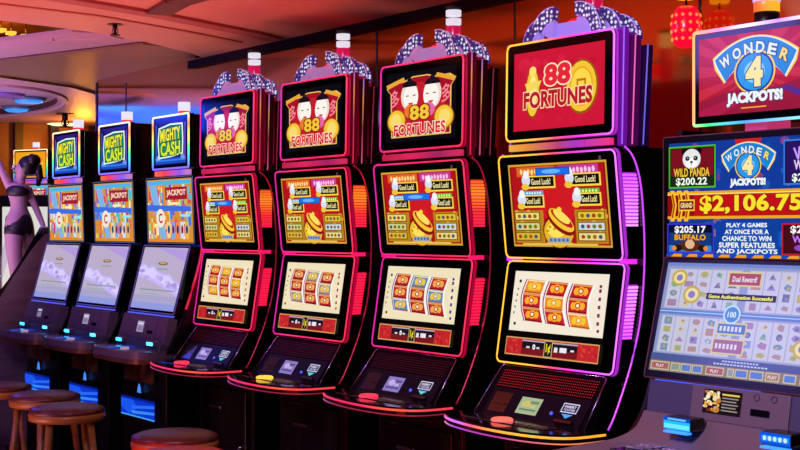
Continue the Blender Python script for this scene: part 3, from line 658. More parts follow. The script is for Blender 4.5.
# ------------------------------------------------------------------ cash machines
RAINBOW = lambda nm, z0, z1: ramp_light(nm, [(0, '#7a40ff'), (.2, '#40c0ff'), (.4, '#60ff90'), (.6, '#ffe860'), (.8, '#ff8050'), (1, '#fff0c0')], 'Z', z0, z1, 1.5)
def cash_machine(x, label, seed, red=False, y=3.10, rot=0, z=0, x_is_loc=None, far=False):
    t = thing('video_slot_machine', label, 'slot machine', x_is_loc or (x, y, z), rot, None if far else 'cash slot machines with blue foot panels')
    front = edge_outline([(-.20, .80), (-.16, .88), (-.11, .98), (-.06, 1.12), (-.015, 1.28), (.0, 1.45), (.0, 1.67)])
    sm = ramp_light('side_red_reflection', [(0, '#000000'), (.3, '#500410'), (1, '#c00830')], 'Z', .98, 1.35, .28) if red else BLACK; sm.node_tree.nodes['Principled BSDF'].inputs['Base Color'].default_value = lin('#060507')  # red reflection painted as a glow up the cabinet side
    bm = BM()
    for s in (-1, 1): prism(bm, front+[(.45, 1.67), (.45, .80)], 'x', s*.275, s*.292, 1 if (red and s > 0) else 0)
    box(bm, -.274, .274, .04, .45, .80, 1.66, 0)
    obj('cabinet', bm, [BLACK, sm], t)
    if red:
        bm = BM(); ff = [q_ for q_ in front if q_[1] > 1.0]; tube(bm, [(.293, yy, zz) for yy, zz in ff], .006); tube(bm, [(.294, yy+.07, zz) for yy, zz in ff], .002); obj('edge_reflection', bm, glow('#e81040', .8), t)  # red edge reflections built as glowing lines
    bm = BM(); box(bm, -.26, .26, -.185, .45, .13, .74, bev=.005); b = obj('base_cabinet', bm, BLACKM, t)
    M = Matrix.Translation((-.02, -.20, .06))
    bm = BM(); box(bm, -.21, .21, -.010, .012, .395, .505, 0, M); fp = obj('foot_panel', bm, mat('foot_glass_frame', '#081030', .2), b)
    a = Art(.40, .095); bl = lambda h: scr(h, .9)
    a.rect(0, 0, 1, 1, bl('#0a38d8')); a.poly([(0, 0), (.3, 0), (.5, .5), (.25, .9), (0, .6)], bl('#1a5af8')); a.poly([(.3, .45), (1, .2), (1, .35), (.35, .6)], bl('#2a70ff')); a.poly([(.3, .7), (1, .55), (1, .68), (.35, .85)], bl('#3a90ff')); a.rect(0, .93, 1, 1, bl('#4ab0ff')); a.rect(0, 0, 1, .12, bl('#0620a0'))
    a.done('lit_glass', fp, M @ Matrix.Translation((0, -.0105, .45)))
    bm = BM(); pts = [(-.02, .0), (.02, .0), (.012, .03), (0, .045), (-.012, .03)]
    prism(bm, [(p[0], p[1]+.525) for p in pts], 'y', -.004, 0, 0, M); obj('badge', bm, glow('#4a90ff', .9), b)
    bm = BM(); box(bm, -.18, .18, -.004, 0, .58, .70, 0, M); obj('belly_glass', bm, noisy('belly_gold_print', '#0d0a10', '#5a3c20', 14, .25), b)
    bm = BM(); box(bm, -.25, .25, -.32, .40, .10, .13, bev=.006); box(bm, -.25, .25, -.30, .40, .0, .10); fr = obj('footrest', bm, BLACKM, b)
    bm = BM(); tube(bm, [(-.25, -.322, .125), (.25, -.322, .125)], .006); obj('rail', bm, CHROME, fr)
    # displays
    art = far_art if far else cash_top
    display(t, 'top_display', .415, .268, tiltM(-.05, 1.84, 0, .02), lambda W, H: art(W, H), RAINBOW('rainbow_strip', 1.70, 1.98), (.045, .07, .955, .93), rad=.008, r=.005, th=.03)
    bm = BM(); box(bm, -.19, .22, -.02, .16, 1.70, 1.97, bev=.004); box(bm, -.10, .13, .0, .12, 1.655, 1.71); obj('top_box', bm, BLACK, t)
    bm = BM(); box(bm, -.18, .2, -.045, -.022, 1.672, 1.698); obj('accent_light', bm, ramp_light('sunset_accent', [(0, '#ff9020'), (.4, '#ff4040'), (.7, '#8a60ff'), (1, '#ffa060')], s=.9), t)
    display(t, 'middle_display', .54, .335, tiltM(-.045, 1.497, math.radians(2)), lambda W, H: cash_mid(W, H, seed), glow('#6a90e0', .3), (.02, .03, .98, .98), rad=.008, r=.002, th=.03)
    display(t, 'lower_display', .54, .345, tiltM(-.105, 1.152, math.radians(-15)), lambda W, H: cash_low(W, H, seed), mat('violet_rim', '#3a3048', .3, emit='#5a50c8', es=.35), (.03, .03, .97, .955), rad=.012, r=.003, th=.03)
    bm = BM(); box(bm, -.27, .27, -.155, -.148, .972, .979); obj('under_light', bm, glow('#5a60ff', .9), t)
    # console
    Mc = Matrix.Translation((0, -.19, .915)) @ Matrix.Rotation(math.radians(-14), 4, 'X')
    bm = BM(); prism(bm, [(-.275, -.075), (.275, -.075), (.265, .06), (-.265, .06)], 'y', 0, .05, 0, Mc)
    box(bm, -.2, -.2+.36, -.004, 0, -.055, .05, 0, Mc)
    cp = obj('control_panel', bm, GREYD, t)
    a = Art(.075, .055); a.rect(0, 0, 1, 1, '#a89ab8' if seed != 3 else '#5a5068'); a.rect(.1, .15, .9, .3, '#d8d0e8'); a.rect(.1, .45, .9, .9, '#8878a8')
    a.done('info_screen', cp, Mc @ Matrix.Translation((-.02, -.005, 0)))
    bm = BM(); box(bm, .07, .13, -.006, 0, -.03, -.015, M=Mc); obj('card_slot', bm, BLACK, cp)
    fr_ = edge_outline([(-.31, -.20), (-.335, -.26), (-.30, -.325), (-.15, -.365), (.12, -.365), (.24, -.345), (.282, -.29), (.28, -.18)], 3)
    bm = BM(); prism(bm, fr_+[(.27, -.10), (-.27, -.10)], 'z', .775, .812); prism(bm, [(-.26, .812), (.26, .812), (.27, .85), (-.27, .85)], 'y', -.22, -.15)
    dk = obj('button_deck', bm, GREYD, t)
    bm = BM(); prism(bm, [(x_*1.01, y_*1.01) for x_, y_ in fr_]+[(.27, -.15), (-.27, -.15)], 'z', .755, .776); obj('deck_edge', bm, mat('bronze_edge', '#5a3a34', .3, .4), dk)
    for (bx, by, col) in ((-.17, -.215, '#28b8ff'), (.20, -.215, '#38c8ff')):
        bm = BM(); box(bm, bx-.035, bx+.035, by-.03, by+.02, .83, .858, bev=.005); h = obj('bill_slot' if bx < 0 else 'ticket_slot', bm, GREYD, dk)
        bm = BM(); box(bm, bx-.03, bx+.03, by-.034, by-.029, .838, .852); obj('slot_light', bm, glow(col, 6), h)
    bm = BM(); lathe(bm, [(.075, 0), (.07, .006), (.04, .010)], 24, M=Matrix.Translation((-.05, -.285, .812))); hb = obj('button_ring', bm, mat('blue_lit_ring', '#0a1830', .2, emit='#1a50d8', es=.35), dk)
    bm = BM(); lathe(bm, [(.022, 0), (.02, .012)], 16, M=Matrix.Translation((.05, -.31, .812))); obj('spin_button', bm, glow('#c8a8d8', .6), dk)
    bm = BM(); lathe(bm, [(.03, 0), (.03, .045)], 16, (.01, .03, 1.96)); s = obj('signal_light', bm, glow('#ff2840', 1.0), t)
    bm = BM(); lathe(bm, [(.031, 0), (.031, .045)], 16, (.01, .03, 2.0)); obj('lamp_band', bm, glow('#e8e4f4', 1.0), s)
    return t
cash_machine(-6.475, 'cash slot machine with red reflection painted on right side, nearest the fortune machines', 1, True)
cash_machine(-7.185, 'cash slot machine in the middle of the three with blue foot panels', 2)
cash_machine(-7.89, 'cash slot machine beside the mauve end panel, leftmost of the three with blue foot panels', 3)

# ------------------------------------------------------------------ wonder machine
def wonder_machine():
    t = thing('jackpot_slot_machine', 'large jackpot slot machine at right edge with grand prize display and pale grid screen', 'slot machine', (-2.685, 3.10, 0))
    W4 = ramp_light('wonder_top_strip', [(0, '#ffa838'), (.25, '#ff80c0'), (.45, '#e8d8ff'), (.7, '#b080ff'), (1, '#f0f0ff')], lo=-.23, hi=.25, s=1.7)
    W4b = ramp_light('wonder_strip_bottom', [(0, '#c8ffa0'), (.15, '#30e878'), (.45, '#3a90ff'), (1, '#8ae0ff')], lo=-.23, hi=.25, s=1.6)
    M = tiltM(-.05, 1.84, 0, .015)
    bm = BM(); prism(bm, rrect(.46, .276, .008), 'y', 0, .035, 0, M); d = obj('top_display', bm, GLASS, t)
    a = wonder_top(.415, .225); a.done('screen', d, M @ Matrix.Translation((.0, 0, .002)))
    P_ = [M @ Vector((x, -.001, z)) for x, z in rrect(.456, .272, .008)]
    top_ = [p for p in P_ if p.z > 1.84]; bot_ = [p for p in P_ if p.z < 1.84]
    bm = BM(); tube(bm, top_, .0055); tube(bm, [top_[-1], bot_[0]], .0045); tube(bm, [top_[0], bot_[-1]], .0045); obj('light_strip', bm, W4, d)
    bm = BM(); tube(bm, bot_, .0045); obj('light_strip', bm, W4b, d)
    bm = BM(); box(bm, -.20, .23, -.015, .2, 1.715, 1.965, bev=.005); obj('top_box', bm, BLACK, t)
    bm = BM(); box(bm, -.045, .035, -.02, .08, 1.66, 1.71); obj('neck_light', bm, mat('neck_pink', '#602040', .3, emit='#e84080', es=.6), t)
    front = edge_outline([(-.20, .80), (-.15, .86), (-.11, .96), (-.06, 1.14), (-.01, 1.30), (.01, 1.45), (.01, 1.70)])
    bm = BM()
    for s in (-1, 1): prism(bm, front+[(.5, 1.70), (.5, .80)], 'x', s*.318, s*.335)
    box(bm, -.317, .317, .02, .5, .80, 1.68)
    obj('cabinet', bm, BLACKM, t)
    bm = BM(); box(bm, -.30, .30, -.12, .5, 0, .76, bev=.005); obj('base_cabinet', bm, BLACKM, t)
    rim = mat('dim_rim', '#5a3a44', .3, .5, emit='#5a2a3a', es=.25)
    display(t, 'middle_display', .665, .378, tiltM(-.055, 1.488, 0), wonder_mid, rim, (.035, .055, .965, .945), rad=.008, r=.002, th=.03, face=mat('bezel_dark_mauve', '#0c080b', .2, spec=.15))
    display(t, 'lower_display', .655, .366, tiltM(-.098, 1.140, math.radians(-14)), wonder_low, rim, (.03, .045, .97, .935), rad=.008, r=.0025, th=.035, face=mat('bezel_dark_mauve', '#0c080b'))
    bm = BM(); box(bm, -.28, .12, -.142, -.134, .958, .964); obj('under_light', bm, glow('#3a60ff', 1.2), t)
    Mc = Matrix.Translation((0, -.150, .908)) @ Matrix.Rotation(math.radians(-10), 4, 'X')
    bm = BM(); box(bm, -.30, .30, 0, .10, -.045, .055, 0, Mc); cp = obj('control_panel', bm, GREYD, t)
    bm = BM(); box(bm, -.125, .225, -.004, 0, -.044, .052, 0, Mc); pl = obj('player_plate', bm, GREYP, cp)
    a = Art(.138, .066); a.rect(0, 0, 1, 1, '#1a1214'); rn = random.Random(3)
    for i in range(40): a.ell(rn.uniform(.05, .42), rn.uniform(.1, .9), rn.uniform(.03, .07), rn.uniform(.05, .11), rn.choice(['#f2d8a0', '#c87a30', '#e8b050', '#7a3018', '#fff0d0']), 8, up=(i % 10 == 0))
    a.rect(.49, .12, .95, .2, '#e8c060')
    for i in range(5): a.rect(.5, .28+i*.13, .93-.05*(i % 2), .33+i*.13, '#a09090')
    a.done('info_screen', pl, Mc @ Matrix.Translation((-.010, -.005, .010)))
    bm = BM(); box(bm, .095, .160, -.008, -.003, -.014, .004, M=Mc, bev=.001); obj('card_slot', bm, BLACK, pl)
    for xx in (.11, .17):
        bm = BM(); tube(bm, [Mc @ Vector((xx+.009*math.cos(2*PI*k/12), -.005, .036+.009*math.sin(2*PI*k/12))) for k in range(12)], .0015, True); obj('key_lock', bm, GREYD, pl)
    # lower console curving out to the deck
    prof = edge_outline([(-.158, .866), (-.175, .84), (-.215, .80), (-.29, .775), (-.46, .762)], 4)
    bm = BM(); prism(bm, prof+[(-.46, .735), (-.1, .735), (-.1, .866)], 'x', -.31, .31, 0)
    for v in bm.verts:
        if v.co.y < -.19: v.co.x *= 1+.26*min(1, (-.19-v.co.y)/.12)
    dk = obj('button_deck', bm, GREYP, t)
    for (bx, nm, txt) in ((-.105, 'bill_slot', 0), (.245, 'ticket_slot', 1)):
        bm = BM(); box(bm, bx-.052, bx+.052, -.232, -.17, .835, .873, bev=.008); h = obj(nm, bm, mat('slot_black', '#0a0a10', .25), dk)
        a = Art(.10, .03 if txt else .034); a.rect(0, 0, 1, 1, '#0a58e0' if txt else '#28c0ff')
        if txt: a.rect(.05, .25, .95, .75, '#2a90ff'); [a.ell(.15+.17*k, .5, .06, .22, '#c8f0ff', 10, up=(k == 0)) for k in range(5)]
        else: a.rect(0, 0, 1, .3, '#0a4ad0'); a.rect(.15, .08, .85, .22, '#70d0ff'); a.rect(.02, .55, .98, .9, '#70f0ff')
        for m in a.mats: m.node_tree.nodes['Principled BSDF'].inputs['Emission Strength'].default_value = 1.0
        a.done('slot_light', h, Matrix.Translation((bx, -.2325, .855)))
        bm = BM(); box(bm, bx-.045, bx+.045, -.242, -.22, .828, .834, bev=.002); obj('lip', bm, glow('#2a78ff', 2.2), h)
    bm = BM(); box(bm, -.20, .26, -.40, -.245, .776, .789, bev=.002); bp = obj('button_plate', bm, mat('plate_print', '#1a1418', .15), dk)
    for k in range(5):
        for r in range(2):
            bm = BM(); box(bm, -.185+k*.088, -.115+k*.088, -.335+r*.055-.02, -.295+r*.055-.02, .789, .795, bev=.003); obj('button', bm, noisy('button_print', '#5a4a6a', '#a8a0b8', 50, .25), bp)
    # candle
    bm = BM(); lathe(bm, [(.037, 0), (.037, .045)], 20, (-.035, .06, 2.025)); s = obj('signal_light', bm, ramp_light('amber_lens', [(0, '#ff6a20'), (.5, '#ffb020'), (1, '#ff3a50')], lo=-.04, hi=.04, s=1.1), t)
    bm = BM(); lathe(bm, [(.040, 0), (.040, .05), (.037, .055)], 20, (-.035, .06, 2.055)); obj('lamp_band', bm, mat('frosted_band', '#c8c0e0', .3, emit='#b8a8e8', es=.8), s)
    bm = BM(); lathe(bm, [(.042, 0), (.042, .008)], 20, (.0, .06, 2.108)); obj('cap', bm, BLACKM, s)
    bm = BM(); lathe(bm, [(.036, 0), (.036, .07)], 20, (-.035, .06, 1.96)); obj('lamp_base', bm, BLACKM, s)
wonder_machine()

# ------------------------------------------------------------------ stools
def stool(px, py, label, red=False, z=.60):
    x, y = atz(px, py, z)
    t = thing('bar_stool', label, 'stool', (x, y, 0), random.uniform(0, 1), 'round stools in front of the machines')
    bm = BM(); lathe(bm, [(.150, z-.06), (.168, z-.055), (.172, z-.03), (.166, z-.022)], 36); obj('seat_rim', bm, WOOD, t)
    bm = BM(); lathe(bm, [(.160, z-.03), (.170, z-.018), (.166, z-.004), (.14, z+.006), (.06, z+.012), (.0, z+.013)][:-1], 36); obj('seat', bm, noisy('bright_red_leather', '#a01420', '#b81c28', 30, .42) if red else LEATHER, t)
    for k in range(4):
        a_ = k*PI/2+.4
        bm = BM(); tube(bm, [(.125*math.cos(a_), .125*math.sin(a_), z-.05), (.20*math.cos(a_), .20*math.sin(a_), 0)], .017, seg=8, r2=.012); obj('leg', bm, WOOD, t)
    bm = BM(); tube(bm, [(.172*math.cos(2*PI*k/32), .172*math.sin(2*PI*k/32), .2) for k in range(32)], .008, True); obj('foot_ring', bm, CHROME, t)
    return t
stool(67, 407, 'brown wooden stool with worn dark seat standing fully in view before the middle cash machine')
stool(45, 394, 'wooden stool partly hidden behind the front left stool')
stool(-2, 385, 'wooden stool cut by the left edge of the photo')
stool(175, 434, 'wooden stool with dark red seat in front of the first fortune machine')
stool(182, 453, 'bright red topped stool at the bottom edge, nearest of the stools', True)

# ------------------------------------------------------------------ end panel, far things
t = thing('end_panel', 'mauve end panel with black sloping top trim beside the leftmost cash machine', 'panel', (-8.315, 3.10, 0))
prof = [(-.36, 0), (-.36, .90), (-.03, 1.385), (.5, 1.385), (.5, 0)]
bm = BM(); prism(bm, prof, 'x', -.02, .02); obj('board', bm, MAUVE, t)
bm = BM(); tube(bm, [(0.0, -.362, 0.05), (0.0, -.362, .90), (0, -.03, 1.39), (0, .5, 1.39)], .030, seg=8); obj('trim', bm, BLACK, t)

# stage for the far machine and the dancer
fx, fy, _ = atZ(10, 300, 12.2)
bm = BM(); box(bm, -1.6, 1.6, -1.3, 1.6, 0, .14); st = obj('platform', bm, mat('platform_dark', '#1a1016', .5)); st.location = (fx, fy, 0); st.rotation_euler = (0, 0, math.radians(45)); setp(st, kind='structure')
X, Y, _ = atZ(33, 200, 12.6)
cash_machine(0, 'far slot machine with orange top screen behind the dancer', 9, False, x_is_loc=(X, Y, .14), rot=math.radians(24), far=True)
X, Y, _ = atZ(25, 200, 11.7)
t = thing('light_panel', 'white backlit panel standing behind the dancer', 'panel', (X, Y, .14), math.radians(50))
bm = BM(); box(bm, -.22, .21, 0, .06, 0, 1.55, bev=.01); fr = obj('panel_frame', bm, BLACK, t)
a = Art(.39, 1.0); a.rect(0, 0, 1, 1, scr('#e0dcd8', .95)); a.poly([(0, .35), (.35, .0), (.5, 0), (.0, .6)], scr('#c8c0d8', .9)); a.poly([(.0, .7), (.2, .6), (.3, 1), (.1, 1)], scr('#b0a0a8', .8))
a.done('lit_face', t, Matrix.Translation((0, -.002, .95)))

def skin_body(name, parent, chains, m, sub=2, K=.80):
    """chains: list of lists of (x,y,z,r); a vertex equal to an earlier one is shared"""
    me = bpy.data.meshes.new(name); vs = []; es = []; rad = []; idx = {}
    for ch in chains:
        prev = None
        for x, y, z, r in ch:
            k = (round(x, 4), round(y, 4), round(z, 4))
            if k not in idx: idx[k] = len(vs); vs.append((x, y, z)); rad.append(r)
            if prev is not None and prev != idx[k]: es.append((prev, idx[k]))
            prev = idx[k]
    me.from_pydata(vs, es, []); o = bpy.data.objects.new(name, me); COL.objects.link(o)
    if parent: o.parent = parent
    md = o.modifiers.new('skin', 'SKIN'); md.use_smooth_shade = True
    sv = me.skin_vertices[0].data
    for i, r in enumerate(rad): sv[i].radius = (r[0]*K, r[1]*K) if isinstance(r, tuple) else (r*K, r*K); sv[i].use_root = (i == 0)
    s2 = o.modifiers.new('sub', 'SUBSURF'); s2.levels = s2.render_levels = sub
    dg = bpy.context.evaluated_depsgraph_get(); nm = bpy.data.meshes.new_from_object(o.evaluated_get(dg))
    o.modifiers.clear(); o.data = nm; nm.name = name; nm.materials.clear(); nm.materials.append(m)
    for p in nm.polygons: p.use_smooth = True
    return o
SKINM = mat('dancer_skin', '#b08898', .55)
CLOTH = mat('dark_costume', '#1c1420', .5)
X, Y, _ = atZ(19, 220, 11.0)
dn = thing('person', 'dancer in dark crop top and shorts, one arm raised, before the white panel', 'person', (X, Y, 0), math.atan2(ca, sa))
def q(px, py): return ((px-19)/127.3, EYE+(HZ-py)/127.3)
def V_(px, py, d, r): x, z = q(px, py); return (x, d, z, r)
pel = V_(18, 222, 0, (.125, .11))
body = [[pel, V_(19, 209, 0, (.085, .08)), V_(19, 202, -.01, (.09, .085)), V_(18, 192, -.02, (.12, .10)), V_(19, 184, 0, (.09, .07)), V_(20, 179, 0, (.042, .042)), V_(23, 173, -.02, (.06, .07)), V_(24, 167, -.02, (.078, .085)), V_(25, 162, 0, (.05, .05))],
        [V_(18, 192, -.02, (.12, .10)), V_(10, 185, -.03, .048), V_(4, 171, -.06, .038), V_(2, 166, -.06, .035), V_(-4, 150, -.08, .026), V_(-6, 145, -.08, .022), V_(-8, 139, -.08, .028)],
        [V_(18, 192, -.02, (.12, .10)), V_(27, 190, .02, .048), V_(33, 205, .05, .036), V_(36, 212, .05, .034), V_(42, 225, .03, .026), V_(44, 230, .02, .022), V_(46, 235, .0, .028)],
        [pel, V_(15, 232, -.06, .10), V_(17, 250, -.08, .085), V_(20, 283, -.08, .058), (.0, -.06, .60, .058), (.0, -.04, .25, .035), (0, -.05, .185, .04), (-.10, -.12, .165, .03)],
        [pel, V_(23, 232, .07, .10), V_(24, 252, .08, .085), V_(22, 284, .08, .058), (.05, .09, .60, .056), (.06, .12, .25, .035), (.06, .12, .185, .04), (-.04, .08, .165, .03)]]
bd = skin_body('body', dn, body, SKINM)
for sgn, base in ((-1, (V_(-8, 139, -.08, 0))), (1, V_(46, 235, 0, 0))):
    dz = 1 if sgn < 0 else -1
    for k, ln in enumerate((.065, .075, .07, .055)):
        x0 = base[0]+(k-1.5)*.016; z0 = base[2]+dz*.01
        skin_body('finger', bd, [[(base[0], base[1], base[2], .012), (x0, base[1], z0+dz*.03, .009), (x0+(k-1.5)*.004, base[1]-.01, z0+dz*(.03+ln*.6), .008), (x0+(k-1.5)*.006, base[1]-.02, z0+dz*(.03+ln), .006)]], SKINM, 1)
    skin_body('thumb', bd, [[(base[0], base[1], base[2]-dz*.02, .013), (base[0]+.03, base[1]-.01, base[2]+dz*.01, .010), (base[0]+.042, base[1]-.015, base[2]+dz*.035, .008)]], SKINM, 1)
hx, hz = q(24, 168)
bm = BM(); bmesh.ops.create_uvsphere(bm, u_segments=20, v_segments=14, radius=1)
for v in bm.verts: v.co = Vector((hx+.035+v.co.x*.080, .0+v.co.y*.088, hz+.018+v.co.z*.082))
for k in range(2):
    r = bmesh.ops.create_uvsphere(bm, u_segments=12, v_segments=8, radius=1)
    for v in r['verts']: v.co = Vector((hx+.075+v.co.x*.045, (-.045+.09*k)+v.co.y*.04, hz+.06+v.co.z*.05))
tube(bm, [(hx+.10, 0, hz+.02), (hx+.12, .02, hz-.07), (hx+.10, .03, hz-.14)], .04, r2=.015)
obj('hair', bm, mat('dark_hair', '#140c12', .4), dn, True)
bm = BM()
for s in (-1, 1):
    for (u, w) in ((-.03, .055),):
        r = bmesh.ops.create_icosphere(bm, subdivisions=2, radius=.013)
        for v in r['verts']: v.co += Vector((hx-.066, -.02+s*.03, hz+.012))
obj('eye', bm, mat('eye_white', '#e0d8e0', .3), dn, True)
bm = BM(); tube(bm, [(hx-.062, -.02, hz+.02), (hx-.088, -.02, hz-.005), (hx-.066, -.02, hz-.012)], .011, r2=.013); obj('nose', bm, SKINM, dn, True)
bm = BM(); tube(bm, [(hx-.07, -.045, hz-.036), (hx-.078, -.02, hz-.034), (hx-.07, .005, hz-.036)], .007); obj('mouth', bm, mat('lips', '#8a2038', .4), dn, True)
skin_body('crop_top', dn, [[V_(18.5, 198, -.015, (.105, .098)), V_(18, 191, -.025, (.135, .118)), V_(19, 186, -.01, (.118, .09))]], CLOTH)
skin_body('shorts', dn, [[V_(18, 211, 0, (.108, .10)), V_(18, 218, 0, (.135, .12)), V_(18, 225, 0, (.148, .128)), V_(15, 232, -.06, .112), V_(16, 240, -.07, .104)], [V_(18, 225, 0, (.145, .125)), V_(23, 232, .07, .112), V_(24, 240, .075, .104)]], CLOTH)
skin_body('arm_band', dn, [[V_(31.5, 201, .045, .044), V_(33, 205, .05, .044)]], mat('band_white', '#d8c8d8', .4), 1)

# ------------------------------------------------------------------ the hall
def struct(name, bm, m, smooth=False):
    return setp(obj(name, bm, m, None, smooth), kind='structure')
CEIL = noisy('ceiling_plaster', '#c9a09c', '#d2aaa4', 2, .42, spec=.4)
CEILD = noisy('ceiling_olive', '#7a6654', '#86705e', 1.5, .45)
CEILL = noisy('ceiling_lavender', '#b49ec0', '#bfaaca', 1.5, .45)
carpet = noisy('casino_carpet', '#1e0e12', '#3a1a16', 6, .9)
bm = BM(); box(bm, -15, 3, -7, 9, -.1, 0); struct('floor', bm, carpet)
bm = BM(); box(bm, -15, 3, -7, 9, 2.90, 3.0); struct('ceiling', bm, noisy('ceiling_gold', '#7a4a10', '#b87a1c', 3, .3, metal=.3))
def slab(name, pix, z, th, m, extra=None):
    bm = BM(); pts = [atz(px, py, z) if not isinstance(px, str) else py for px, py in pix]
    prism(bm, pts, 'z', z, z+th); return struct(name, bm, m)
WY = 3.75
def wallx(px):
    u = (px-400)/F; return WY*(u*sa-ca)/(sa+u*ca)
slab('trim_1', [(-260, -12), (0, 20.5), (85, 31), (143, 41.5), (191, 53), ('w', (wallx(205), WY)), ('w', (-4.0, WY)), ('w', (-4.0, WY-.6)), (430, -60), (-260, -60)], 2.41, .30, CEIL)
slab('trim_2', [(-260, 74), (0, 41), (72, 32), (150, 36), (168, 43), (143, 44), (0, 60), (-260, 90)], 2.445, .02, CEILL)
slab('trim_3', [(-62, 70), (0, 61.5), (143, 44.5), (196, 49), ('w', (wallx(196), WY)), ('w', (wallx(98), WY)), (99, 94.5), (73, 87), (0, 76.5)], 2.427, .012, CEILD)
# stepped mouldings on the strip and the beam
def mould(name, pix, z, h, w, m):
    bm = BM(); P_ = [Vector((*atz(px, py, z), z)) for px, py in pix]
    for a_, b_ in zip(P_, P_[1:]):
        d = (b_-a_).normalized(); n = Vector((-d.y, d.x, 0))*w/2
        v = [bm.verts.new(p) for p in (a_-n, b_-n, b_+n, a_+n)]; v2 = [bm.verts.new(p.co+Vector((0, 0, h))) for p in v]
        bm.faces.new(v); bm.faces.new(v2[::-1])
        for i in range(4): bm.faces.new((v[i], v2[i], v2[(i+1) % 4], v[(i+1) % 4]))
    return struct(name, bm, m)
mould('trim_4', [(-260, 82), (0, 50), (60, 42), (118, 38)], 2.430, .03, .10, CEILL)
mould('trim_5', [(40, -3), (160, 17), (252, 35), (275, 41)], 2.395, .02, .10, mat('beam_dark_pink', '#a86a72', .5))  # dark pink moulding line along the beam
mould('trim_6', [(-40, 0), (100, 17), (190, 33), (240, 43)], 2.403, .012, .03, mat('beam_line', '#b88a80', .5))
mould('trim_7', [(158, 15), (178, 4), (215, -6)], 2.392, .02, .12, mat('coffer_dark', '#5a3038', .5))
# oval coffer
zc = 2.41
bm = BM()
outer = [atz(px, py, zc) for px, py in ((-62, 69), (0, 77.5), (73, 88), (99, 95.5), (112, 110), (102, 128), (60, 130), (-60, 131), (-330, 133), (-330, 105), (-180, 84))]
hole = [atz(-22+80*math.cos(2*PI*k/40), 100.5+14.5*math.sin(2*PI*k/40), zc) for k in range(40)]
es = []
for lp in (outer, hole):
    vs = [bm.verts.new((x, y, zc)) for x, y in lp]
    for i in range(len(vs)): es.append(bm.edges.new((vs[i], vs[(i+1) % len(vs)])))
bmesh.ops.triangle_fill(bm, use_beauty=True, edges=es)
struct('trim_8', bm, mat('ceiling_pinkgrey', '#c4a4b4', .45))
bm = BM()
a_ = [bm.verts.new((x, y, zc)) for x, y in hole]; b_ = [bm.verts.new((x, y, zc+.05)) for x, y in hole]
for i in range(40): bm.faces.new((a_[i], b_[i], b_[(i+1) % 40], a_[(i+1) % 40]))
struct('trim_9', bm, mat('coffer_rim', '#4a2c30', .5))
bm = BM(); bm.faces.new([bm.verts.new((x, y, zc+.048)) for x, y in hole]); struct('trim_10', bm, mat('coffer_inside', '#b8a0c4', .5))
bm = BM(); hc = (sum(p[0] for p in hole)/40, sum(p[1] for p in hole)/40)
tube(bm, [(hc[0]+(x-hc[0])*1.10, hc[1]+(y-hc[1])*1.10, zc) for x, y in hole], .018, True, 8); struct('trim_11', bm, mat('ceiling_pinkgrey', '#c4a4b4'))
for k, (px, py) in enumerate(((29, 98.5), (18, 107.5))):
    x, y = atz(px, py, zc+.04); t = thing('ceiling_light', ['blue dome light in the oval ceiling recess, the upper one', 'blue dome light in the oval ceiling recess, the lower one'][k], 'light', (x, y, zc+.022), 0, 'blue dome lights in the recess')
    bm = BM(); lathe(bm, [(.09, -.02), (.11, -.008), (.11, .014)], 24); obj('lens', bm, glow('#2890f0', 1.1), t)
    bm = BM(); lathe(bm, [(.13, .0), (.135, .024)], 24); obj('ring', bm, mat('blue_ring', '#5a80b0', .4), t)
x, y = atz(3, 95, zc+.04); bm = BM(); lathe(bm, [(.16, 0), (.17, .02)], 24, (0, 0, 0)); o = obj('ceiling_speaker', bm, mat('violet_disc', '#8a68c0', .5), None); o.location = (x, y, zc+.026); setp(o, 'round violet disc in the oval ceiling recess at the left edge', 'ceiling speaker')
x, y = atz(63, 124, zc); t = thing('downlight', 'small warm recessed downlight in the far ceiling', 'light', (x, y, zc))
bm = BM(); lathe(bm, [(.09, -.016), (.13, -.006), (.15, 0)], 20); obj('lens', bm, glow('#ffd890', 2.5), t)
def sprinkler(px, py, z, label, s=1):
    x, y = atz(px, py, z); t = thing('fire_sprinkler', label, 'sprinkler', (x, y, z), .6)
    m = mat('sprinkler_dark', '#2a1418', .35, .6)
    bm = BM(); lathe(bm, [(.014*s, 0), (.014*s, -.03*s), (.008*s, -.032*s), (.008*s, -.06*s)][::-1], 12); obj('pipe', bm, m, t)
    bm = BM(); lathe(bm, [(.045*s, -.004*s), (.045*s, 0)], 16); obj('escutcheon', bm, m, t)
    bm = BM(); lathe(bm, [(.03*s, -.068*s), (.03*s, -.062*s)], 16); tube(bm, [(-.016*s, 0, -.03*s), (-.02*s, 0, -.05*s), (0, 0, -.064*s)], .003*s); tube(bm, [(.016*s, 0, -.03*s), (.02*s, 0, -.05*s), (0, 0, -.064*s)], .003*s); obj('deflector', bm, m, t)
sprinkler(115, 24, 2.41, 'dark fire sprinkler head on the pink ceiling beam', .85)
sprinkler(65, 113.5, 2.41, 'small dark fire sprinkler on the ceiling beyond the oval recess', 1.8)
# crystal strings in the gold recess
for k, (px, py) in enumerate(((1, 30), (11, 33), (26, 36))):
    x, y = atz(px, py, 2.80); t = thing('crystal_light', ['crystal ceiling light at the far left of the gold recess', 'crystal ceiling light in the middle of the gold recess', 'crystal ceiling light nearest the beam in the gold recess'][k], 'light', (x, y, 2.80), 0, 'crystal lights in the gold ceiling recess')
    bm = BM(); lathe(bm, [(.01, -.02), (.035, -.01), (.04, .01)], 10); obj('crystal', bm, glow('#ffc848', 1.2), t)
    bm = BM(); lathe(bm, [(.004, .02), (.004, .10)], 6); obj('stem', bm, GOLDM, t)

